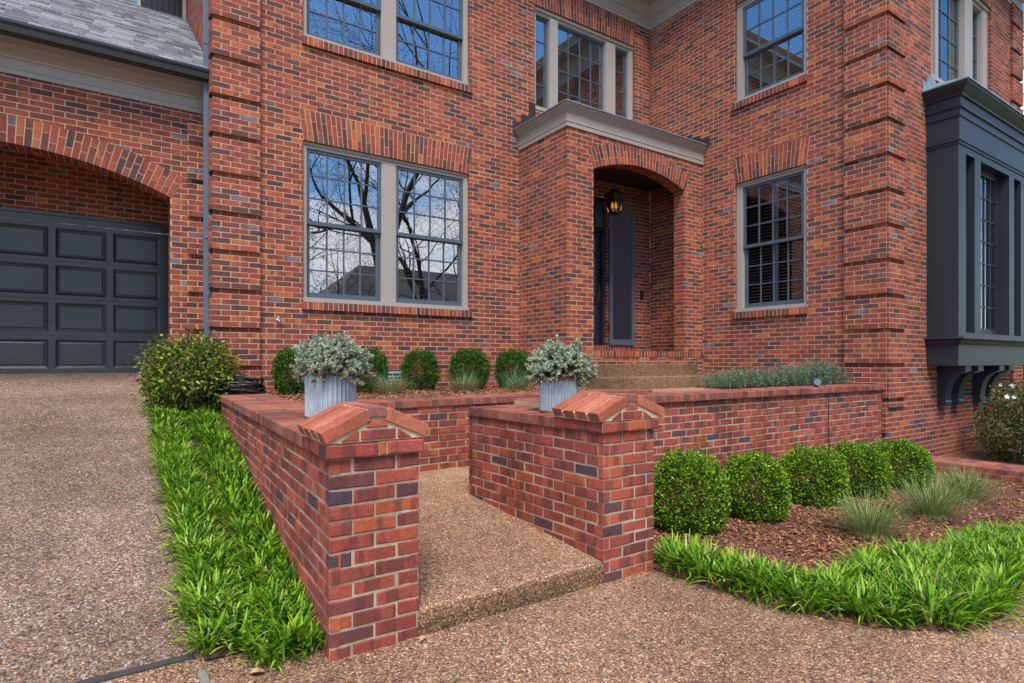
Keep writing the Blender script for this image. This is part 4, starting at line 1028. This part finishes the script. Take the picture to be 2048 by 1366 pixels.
tuft((4.62, 2.10, gz(4.6)+.03), (.28, .36), 130, ('blondgrass', 'tallgrass'), 'fine wispy grass clump nearest the wide grass border', GR, 4., .09, .5)
tuft((5.75, 2.12, gz(5.7)+.03), (.30, .38), 140, ('blondgrass', 'tallgrass'), 'largest fine grass clump between its two neighbours', GR, 4., .1, .5)
tuft((6.85, 2.25, gz(6.8)+.03), (.30, .38), 140, ('blondgrass', 'tallgrass'), 'fine grass clump in front of the low edging wall', GR, 4., .1, .5)
GR = 'short blond tufts in the raised bed'
tuft((2.62, 6.35, -.385), (.24, .36), 420, ('blondgrass', 'greentip'), 'blond grass tuft right of the left planter', GR, .5, .07, .6)
tuft((3.58, 6.35, -.385), (.23, .36), 420, ('blondgrass', 'greentip'), 'palest blond tuft with green shoots between two boxwoods', GR, .45, .06, .6)
tuft((4.30, 6.25, -.385), (.18, .36), 320, ('blondgrass', 'greentip'), 'mostly green tuft left of the right planter', GR, .8, .06, .65)

# planters and their blue green junipers
def planter(loc, r, h, label):
    t = thing('planter', label, 'planter', loc, 'ribbed metal planters on the walls'); mb = MB(); mb.lathe([(r, .008), (r, h)], loc, 300, 0, lambda a: .0058*math.cos(34*a))
    mb.lathe([(r-.012, h), (r-.012, h-.06)], loc, 60); mb.build('body', M['galv'], t, smooth=True)
    mb = MB(); mb.lathe([(r-.014, h-.005), (r+.008, h-.005), (r+.008, h+.012), (r-.014, h+.012)], loc, 60); mb.build('rim', M['rust'], t, smooth=False)
    mb = MB(); mb.lathe([(0, 0), (r+.008, 0), (r+.008, .014), (r-.01, .014)], loc, 60); mb.build('base_band', M['rust'], t)
    mb = MB(); mb.lathe([(0, h-.03), (r-.012, h-.03)], loc, 40); mb.build('soil', M['soil'], t)
    return t
planter((1.125, 3.72, TOP+.003), .152, .27, 'ribbed metal planter on the left wall, partly behind its gabled pier')
planter((2.555, 3.19, TR+.003), .135, .225, 'ribbed metal planter with rusty base on the right wall')
def juniper(loc, rx, rz, seed, label, n=230):
    rng = np.random.default_rng(seed); t = thing('potted_juniper', label, 'potted plant', loc, 'junipers in the metal planters'); parts = []
    d = unit(rng.normal(size=(n*3, 3))); d = d[d[:, 2] > -.55][:n]; n = len(d)
    lump = np.array([noise.noise(Vector((x*2.2+seed, y*2.2, z*2.2))) for x, y, z in d])
    c = d*np.array([rx, rx, rz])*(.86+.42*lump)[:, None]*rng.uniform(.8, 1.05, (n, 1)); c[:, 2] += rz*.25
    ax = unit(d*np.array([1, 1, .8])+rng.normal(size=d.shape)*.35+np.array([0, 0, .15]))
    mb = MB()
    for k in range(0, n): 
        mb.tube([(c[k]*np.array([.15, .15, .1])), c[k]*.6, c[k]], [.004, .003, .002], 4, cap=False)
    P, D = [], []; low = []
    for k in range(n):
        m = 80; s = rng.uniform(-.055, .012, m); q = unit(rng.normal(size=(m, 3))); q = q-(q@ax[k])[:, None]*ax[k]
        P.append(c[k]+ax[k]*s[:, None]); D.append(unit(q)*rng.uniform(.6, 1.1, (m, 1))+ax[k]*rng.uniform(.35, .9, (m, 1))); low.append(np.full(m, (d[k, 2] < -.12)))
    P = np.concatenate(P); D = np.concatenate(D); low = np.concatenate(low)&(rng.random(len(P)) < .75)
    for m, sel in ((0, ~low), (1, low)):
        V, F = leaves(P[sel], D[sel], .016, .0066, rng, .1); parts.append((V, F, m))
    V, F, Mi = merge(parts); o = np_mesh('foliage', V, F, [M['juniper'], M['junbrown']], Mi); o.parent = t
    s = mb.build('stems', M['bark']); s.parent = t
juniper((1.14, 3.73, -.085), .265, .205, 5, 'bushy blue green juniper in the left metal planter', 430)
juniper((2.58, 3.2, -.105), .25, .20, 9, 'blue green juniper with tan tips in the right metal planter', 380)

# rosemary hedge
def rosemary():
    t = thing('rosemary_hedge', 'low grey green rosemary hedge at the foot of the wing wall', 'hedge', (7.75, 4.75, -.38)); P, D, st = [], [], MB()
    rng = np.random.default_rng(21)
    for k in range(560):
        f = rng.random(); x = 7.05+1.2*f; y = 5.25-1.05*f+rng.normal(0, .16); h = (.22+.14*f)*(1-.35*abs(rng.normal(0,.5))) +.10*noise.noise(Vector((x*4, y*4, 0)))
        y = min(max(y, 4.05), 5.6); x = min(max(x+rng.normal(0, .1), 6.95), 8.28)
        tip = np.array([x+rng.normal(0, .05), y+rng.normal(0, .05), -.38+h*rng.uniform(.75, 1.15)]); base = np.array([x, y, -.39]); ax = unit(tip-base)
        st.tube([base, tip], [.003, .0015], 4, cap=False)
        m = 42; s = rng.uniform(.2, 1.03, m)[:, None]; q = unit(rng.normal(size=(m, 3))); P.append(base+(tip-base)*s); D.append(q*.9+ax*.6)
    V, F = leaves(np.concatenate(P), np.concatenate(D), .03, .0065, rng, .1); np_mesh('foliage', V, F, M['rosemary'], None, t); st.build('stems', M['bark'], t)
rosemary()

# broadleaf shrubs
def bush(name, label, cat, loc, rx, ry, rz, n, mat, ll, lw, seed, clump=40):
    rng = np.random.default_rng(seed); t = thing(name, label, cat, loc)
    d = unit(rng.normal(size=(n//clump*2, 3))); d = d[d[:, 2] > -.8][:n//clump]
    lump = np.array([noise.noise(Vector((x*2.5+seed, y*2.5, z*2.5))) for x, y, z in d])
    c = d*(rng.uniform(.55, 1, len(d))**.6*(1+.35*lump))[:, None]*np.array([rx, ry, rz]); c[:, 2] += rz*.82; c[:, 2] = np.maximum(c[:, 2], .06)
    P = (c[:, None, :]+rng.normal(0, .055, (len(c), clump, 3))).reshape(-1, 3); P[:, 2] = np.maximum(P[:, 2], .02)
    D = unit(np.repeat(d, clump, 0)*.6+rng.normal(size=P.shape)*.7+np.array([0, 0, -.05]))
    V, F = leaves(P, D, ll, lw, rng, .2); o = np_mesh('foliage', V, F, M[mat]); o.parent = t
    mb = MB()
    for k in range(0, len(c), 2):
        q = c[k]; q = q*.9; mb.tube([(q[0]*.02, q[1]*.02, -.03), (q[0]*.5, q[1]*.5, q[2]*.55), tuple(q)], [.006, .005, .002], 4, cap=False)
    s = mb.build('stems', M['bark']); s.parent = t
    return t, c
bush('nandina_shrub', 'loose shrub of green and bronze leaves at the corner of the garage', 'shrub', (.64, 7.12, -.46), .45, .34, .37, 9500, 'nandina', .05, .024, 4, 28)
t, c = bush('azalea_shrub', 'azalea with white and coral blossoms below the bay window brackets', 'shrub', (11.15, 2.72, -1.45), 1.15, .62, .62, 24000, 'azalea', .042, .02, 8, 30)
rng = np.random.default_rng(3)
def flowers(pts, mat):
    mb = MB()
    for p in pts:
        d = Vector((-.75, -.65, .3))+Vector(rng.normal(size=3))*.35; d.normalize(); a = d.orthogonal().normalized(); b = d.cross(a); rr = random.uniform(.028, .042)
        vs = [tuple(p)]
        for k in range(5):
            q = 2*math.pi*k/5
            for dq, r_ in ((-.5, .62), (0, 1), (.5, .62)):
                v = Vector(p)+(a*math.cos(q+dq)+b*math.sin(q+dq))*rr*r_+d*rr*.35*r_; vs.append(tuple(v))
        mb.add(vs, [(0, 1+3*k, 2+3*k, 3+3*k) for k in range(5)])
    o = mb.build('blossoms', mat); o.parent = t; return o
sel = [c[i]*1.06 for i in range(len(c)) if c[i][0] < .35 or c[i][1] < .1]
flowers([s_ for s_ in sel if s_[2] > .75][:26], M['petalw']); flowers([s_+np.array((0, 0, .02)) for s_ in sel[5::4]][:26], M['petalr'])

# ------------------------------------------------------------------ small things
t = thing('lantern', 'lit copper lantern with two flame bulbs hanging in the porch', 'lantern', (6.76, 7.0, 2.62))
mb = MB(); cx, cy = 6.76, 7.0; zb, zt = 2.43, 2.72; rb, rt = .075, .115
cr = [(1, 1), (-1, 1), (-1, -1), (1, -1)]
for i, (a, b) in enumerate(cr):
    a2, b2 = cr[(i+1) % 4]
    mb.tube([(cx+a*rb, cy+b*rb, zb), (cx+a*rt, cy+b*rt, zt)], .006, 6); mb.tube([(cx+a*rb, cy+b*rb, zb), (cx+a2*rb, cy+b2*rb, zb)], .006, 6); mb.tube([(cx+a*rt, cy+b*rt, zt), (cx+a2*rt, cy+b2*rt, zt)], .007, 6)
mb.box(cx-rb, cx+rb, cy-rb, cy+rb, zb-.012, zb-.004)
mb.add([(cx+a*(rt+.012), cy+b*(rt+.012), zt+.005) for a, b in cr]+[(cx+a*.035, cy+b*.035, zt+.1) for a, b in cr], [(i, (i+1) % 4, 4+(i+1) % 4, 4+i) for i in range(4)]+[(4, 5, 6, 7)])
mb.lathe([(0, .0), (.03, 0), (.034, .03), (.02, .05), (0, .055)], (cx, cy, zt+.1), 12)
mb.tube([(cx, cy, zt+.15), (cx, cy, 3.2)], .007, 8); mb.lathe([(0, -.02), (.06, -.02), (.06, 0)], (cx, cy, 3.2), 16)
mb.build('frame', M['iron'], t)
mb = MB()
for i, (a, b) in enumerate(cr):
    a2, b2 = cr[(i+1) % 4]
    mb.add([(cx+a*rb, cy+b*rb, zb), (cx+a2*rb, cy+b2*rb, zb), (cx+a2*rt, cy+b2*rt, zt), (cx+a*rt, cy+b*rt, zt)], [(0, 1, 2, 3)])
mb.build('glass', M['lglass'], t)
for dx in (-.028, .022):
    mb = MB(); mb.lathe([(0, .06), (.012, .07), (.022, .10), (.02, .13), (.009, .165), (0, .185)], (cx+dx, cy+dx*-.6, zb), 12); mb.build('bulb', M['flame'], t, smooth=True)
    mb = MB(); mb.lathe([(.012, -.004), (.012, .065), (0, .066)], (cx+dx, cy+dx*-.6, zb), 10); mb.build('candle', M['brass'], t)

t = thing('hose_pile', 'black rubber hose coiled in a heap on the end of the left wall', 'hose', (1.12, 6.98, TOP)); mb = MB(); pts = []
for k in range(260):
    a = k*.29; r = .13+.045*math.sin(k*.37)+.02*math.sin(k*1.3); pts.append((1.13+r*1.25*math.cos(a), 6.93+r*math.sin(a)*.85, TOP+.02+.13*(k/260)*(1+.35*math.sin(k*.23))+.012*math.sin(a*2)))
mb.tube(pts, .013, 7); mb.build('hose', M['black'], t, smooth=True); t2 = MB(); t2.tube([pts[-1], (pts[-1][0]-.05, pts[-1][1]-.06, pts[-1][2]-.03)], .016, 10); t2.build('fitting', M['lead'], t)

t = thing('spotlight', 'small dark spotlight on the retaining wall with its cable hanging down', 'spotlight', (6.9, 3.72, TT)); mb = MB()
mb.tube([(6.93, 3.76, TT+.045), (6.86, 3.70, TT+.06)], [.032, .036], 14); mb.tube([(6.86, 3.70, TT+.06), (6.845, 3.687, TT+.063)], [.04, .04], 14); mb.tube([(6.93, 3.76, TT+.045), (6.95, 3.778, TT+.04)], [.03, .018], 12); mb.build('head', M['spout'], t, smooth=False)
mb = MB(); mb.tube([(6.9, 3.735, TT), (6.9, 3.735, TT+.045)], .012, 10); mb.lathe([(0, .012), (.03, .012), (.034, 0)], (6.9, 3.735, TT), 12); mb.build('stand', M['iron'], t)
mb = MB(); mb.tube([(6.93, 3.76, TT+.04), (6.93, 3.66, TT+.02), (6.93, 3.60, TT-.03), (6.945, 3.615, TT-.3), (6.965, 3.62, TT-.6), (7.0, 3.6, -1.34)], .005, 6); mb.build('cable', M['black'], t, smooth=True)

mb = MB(); mb.box(4.32, 4.50, 7.42, 7.66, -.39, .02); mb.box(4.31, 4.51, 7.41, 7.67, .02, .04)
mb.box(4.335, 4.485, 7.412, 7.42, -.33, -.02)
tag(mb.build('utility_box', M['copper'], bevel=.006), 'dark brown box against the wall between two boxwoods', 'box')

def dry_leaf(loc, s, rot, label):
    mb = MB(); n = 6; vs = []
    for i in range(n+1):
        t_ = i/n; w = math.sin(math.pi*min(1, t_*1.02+.02))**.8*.32; z = .18*math.sin(t_*3.1)
        for q in (-1, -.45, 0, .45, 1): vs.append((t_-.5, q*w, z+abs(q)**1.5*.16))
    mb.add(vs, [(i*5+k, i*5+k+1, (i+1)*5+k+1, (i+1)*5+k) for i in range(n) for k in range(4)])
    mb.tube([(-.5, 0, 0), (-.7, .02, .03)], .012, 4)
    o = mb.build('fallen_leaf', M['deadleaf'], smooth=True); o.location = loc; o.scale = (s,)*3; o.rotation_euler = (0, 0, rot); tag(o, label, 'leaf', 'dry fallen leaves')
dry_leaf((2.87, 1.72, gz(2.9)+.014), .10, 2.4, 'large tan fallen leaf against the front edge of the curved grass border')
dry_leaf((1.16, 2.44, -1.276), .05, .6, 'small curled leaf at the foot of the left brick pier')
dry_leaf((2.83, 2.36, -1.276), .055, 1.2, 'small brown leaf at the foot of the right brick pier')
dry_leaf((.47, 2.55, -1.276), .06, 2.9, 'dry leaf by the driveway joint in front of the grass strip')
n = 260; Pl = []
for k in range(n):
    q = random.random()
    if q < .45: x = random.uniform(2.75, 5.2); y = bed_edge(x)-abs(random.gauss(0, .05))
    elif q < .65: x = .27-abs(random.gauss(0, .05)); y = random.uniform(2.8, 7.5)
    elif q < .8: x = random.uniform(.3, 1.2); y = 2.46-abs(random.gauss(0, .06))
    else: x = random.uniform(-2, 4); y = random.uniform(1, 6) if x < .2 else random.uniform(.8, 2.4)
    if x > 2.7 and y > bed_edge(x): continue
    Pl.append((x, y, drive_z(x, y)+.006))
Pl = np.array(Pl); Dl = RNG.normal(size=Pl.shape)*np.array([1, 1, .12]); V, F = leaves(Pl, Dl, .022, .011, RNG, .1)
tag(np_mesh('leaf_litter', V, F, M['deadleaf']), 'scattered crumbs of dry leaves along the edges of the drive', 'leaf litter', kind='stuff')
mb = MB(); mb.box(-14, .27, 2.79, 2.835, -1.35, drive_z(0, 2.81)+.006); struct(mb.build('driveway_joint', M['joint']))
mb = MB(); mb.box(.27, .305, 2.48, 2.70, -1.30, -1.266); tag(mb.build('wood_stake', M['wood'], bevel=.004), 'short weathered board set in the ground before the grass strip', 'board')
mb = MB(); mb.box(3.505, 3.52, -.5, 1.06, gz(3.5)-.02, gz(3.5)+.005); struct(mb.build('driveway_joint', M['lead']))

# ------------------------------------------------------------------ trees and the house across the way (seen in the panes and past the wing)
def branch(mb, p, d, l, r, depth, tips, rng):
    pts = [p]; rad = [r]; q = Vector(p); dd = Vector(d)
    n = 5
    for i in range(n):
        dd = (dd+Vector(rng.normal(0, .13, 3))+Vector((0, 0, .03))).normalized(); q = q+dd*l/n; pts.append(q.copy()); rad.append(r*(1-.42*(i+1)/n))
    mb.tube(pts, rad, 7 if r > .08 else (5 if r > .02 else 3), cap=False)
    if depth == 0: tips.append(tuple(q)); return
    k = 3 if depth > 1 else 4
    for j in range(k):
        i = n if j == 0 else rng.integers(2, n+1); a = rng.uniform(.35, .95) if j else rng.uniform(.05, .35)
        o = dd.orthogonal().normalized(); o.rotate(__import__('mathutils').Quaternion(dd, rng.uniform(0, 6.28)))
        nd = (dd*math.cos(a)+o*math.sin(a)).normalized(); branch(mb, pts[i], nd, l*rng.uniform(.62, .82), rad[i]*.72, depth-1, tips, rng)
def tree(loc, h, seed, label, leaf=0, depth=5, group=None, r=.22, mat='tree', ls=.09):
    rng = np.random.default_rng(seed); t = thing('tree', label, 'tree', loc, group); mb = MB(); tips = []
    branch(mb, Vector((0, 0, -.3)), Vector((0, 0, 1)), h*.33, r, depth, tips, rng)
    o = mb.build('trunk', M['bark'], smooth=True); o.parent = t
    if leaf:
        T = np.array(tips); P = (T[:, None, :]+rng.normal(0, .28, (len(T), leaf, 3))).reshape(-1, 3); V, F = leaves(P, rng.normal(size=P.shape), ls, ls*.55, rng); o = np_mesh('crown', V, F, M[mat]); o.parent = t
G2 = 'bare trees across the drive'
tree((13.5, -12.5, -1.75), 18, 31, 'bare spreading tree mirrored in the right half of the front windows', 2, 7, G2, .26)
tree((18, -13, -1.75), 17, 35, 'bare tree mirrored in the lower front windows behind the roof opposite', 2, 7, G2, .22)
tree((6.5, -13.5, -1.75), 13, 37, 'small leafy tree mirrored at the left of the lower front window', 9, 5, None, .2)
tree((9.5, -8., -1.75), 21, 53, 'tall bare tree mirrored in the upper front windows', 2, 6, G2, .42)
tree((27, -6., -1.75), 13, 41, 'leafy tree mirrored in the bay window panes', 10, 6, None, .2)
tree((-12.5, 17, -1.75), 15, 43, 'bare tree beyond the garage mirrored in the wing window', 1, 6, None, .3)
tree((22.5, 5.9, -1.75), 14, 47, 'pale leafy tree standing beyond the right corner of the house', 40, 5, None, .18)
nh = thing('neighbour_house', 'brick house with dark roof across the drive, mirrored in the front windows', 'house', (15, -19, -1.75))
mb = MB(); mb.box(9, 26, -25, -15, -1.75, 2.3); mb.build('wall', M['nbrick'], nh)
mb = MB(); mb.add([(8.3, -25.6, 2.2), (26.6, -25.6, 2.2), (26.6, -14.4, 2.2), (8.3, -14.4, 2.2), (12.5, -20, 6.0), (23, -20, 6.0)], [(0, 1, 5, 4), (1, 2, 5), (2, 3, 4, 5), (3, 0, 4), (3, 2, 1, 0)]); mb.build('roof', M['dshingle'], nh)
for x in (11, 14, 19, 22): mb = MB(); mb.box(x, x+1.1, -15.04, -14.98, -.3, 1.5); mb.build('window', M['taupe'], nh)

# ------------------------------------------------------------------ light, sky, camera
el, az = R(58), R(214)        # azimuth from +Y towards +X
sun = bpy.data.lights.new('sun', 'SUN'); sun.energy = 2.4; sun.angle = R(26); sun.color = (1, .91, .78)
so = bpy.data.objects.new('sun', sun); COL.objects.link(so)
v = Vector((math.sin(az)*math.cos(el), math.cos(az)*math.cos(el), math.sin(el)))
so.rotation_euler = v.to_track_quat('Z', 'Y').to_euler(); so.location = v*40
w = bpy.data.worlds.new('World'); S.world = w; w.use_nodes = True; nt = w.node_tree; L = nt.links
bg = nt.nodes['Background']; sky = nt.nodes.new('ShaderNodeTexSky'); sky.sky_type = 'NISHITA'; sky.sun_disc = False
sky.sun_elevation = el; sky.sun_rotation = az; sky.air_density = 1.0; sky.dust_density = .6; sky.ozone_density = 3.0
tc = nt.nodes.new('ShaderNodeTexCoord'); mp = nt.nodes.new('ShaderNodeMapping'); mp.inputs['Scale'].default_value = (1, 1, 2.0); mp.inputs['Location'].default_value = (.35, .1, 0)
L.new(tc.outputs['Generated'], mp.inputs['Vector'])
cn = N(nt, 'ShaderNodeTexNoise', Scale=1.7, Detail=10., Roughness=.53); L.new(mp.outputs['Vector'], cn.inputs['Vector'])
cr_ = ramp(nt, [(.54, (0, 0, 0)), (.60, (1, 1, 1))]); L.new(cn.outputs['Fac'], cr_.inputs['Fac'])
hs = N(nt, 'ShaderNodeHueSaturation', Saturation=1.25, Value=1.25); L.new(sky.outputs['Color'], hs.inputs['Color'])
mx = mixc(nt, hs.outputs['Color'], (7.5, 7.6, 7.8), cr_.outputs['Color']); L.new(mx, bg.inputs['Color'])
bg.inputs['Strength'].default_value = .085
cam = bpy.data.cameras.new('camera'); cam.sensor_width = 36; cam.lens = 1168/2048*36; cam.shift_y = 39/2048; cam.clip_start = .05; cam.clip_end = 1000
co_ = bpy.data.objects.new('camera', cam); COL.objects.link(co_); co_.location = (0, 0, 0); co_.rotation_euler = (R(90), 0, -math.atan2(.56, .8284)); S.camera = co_
S.view_settings.view_transform = 'Standard'; S.view_settings.look = 'None'; S.view_settings.exposure = 1.2; S.view_settings.gamma = 1
S.cycles.diffuse_bounces = 2; S.cycles.max_bounces = 8; S.cycles.transparent_max_bounces = 12
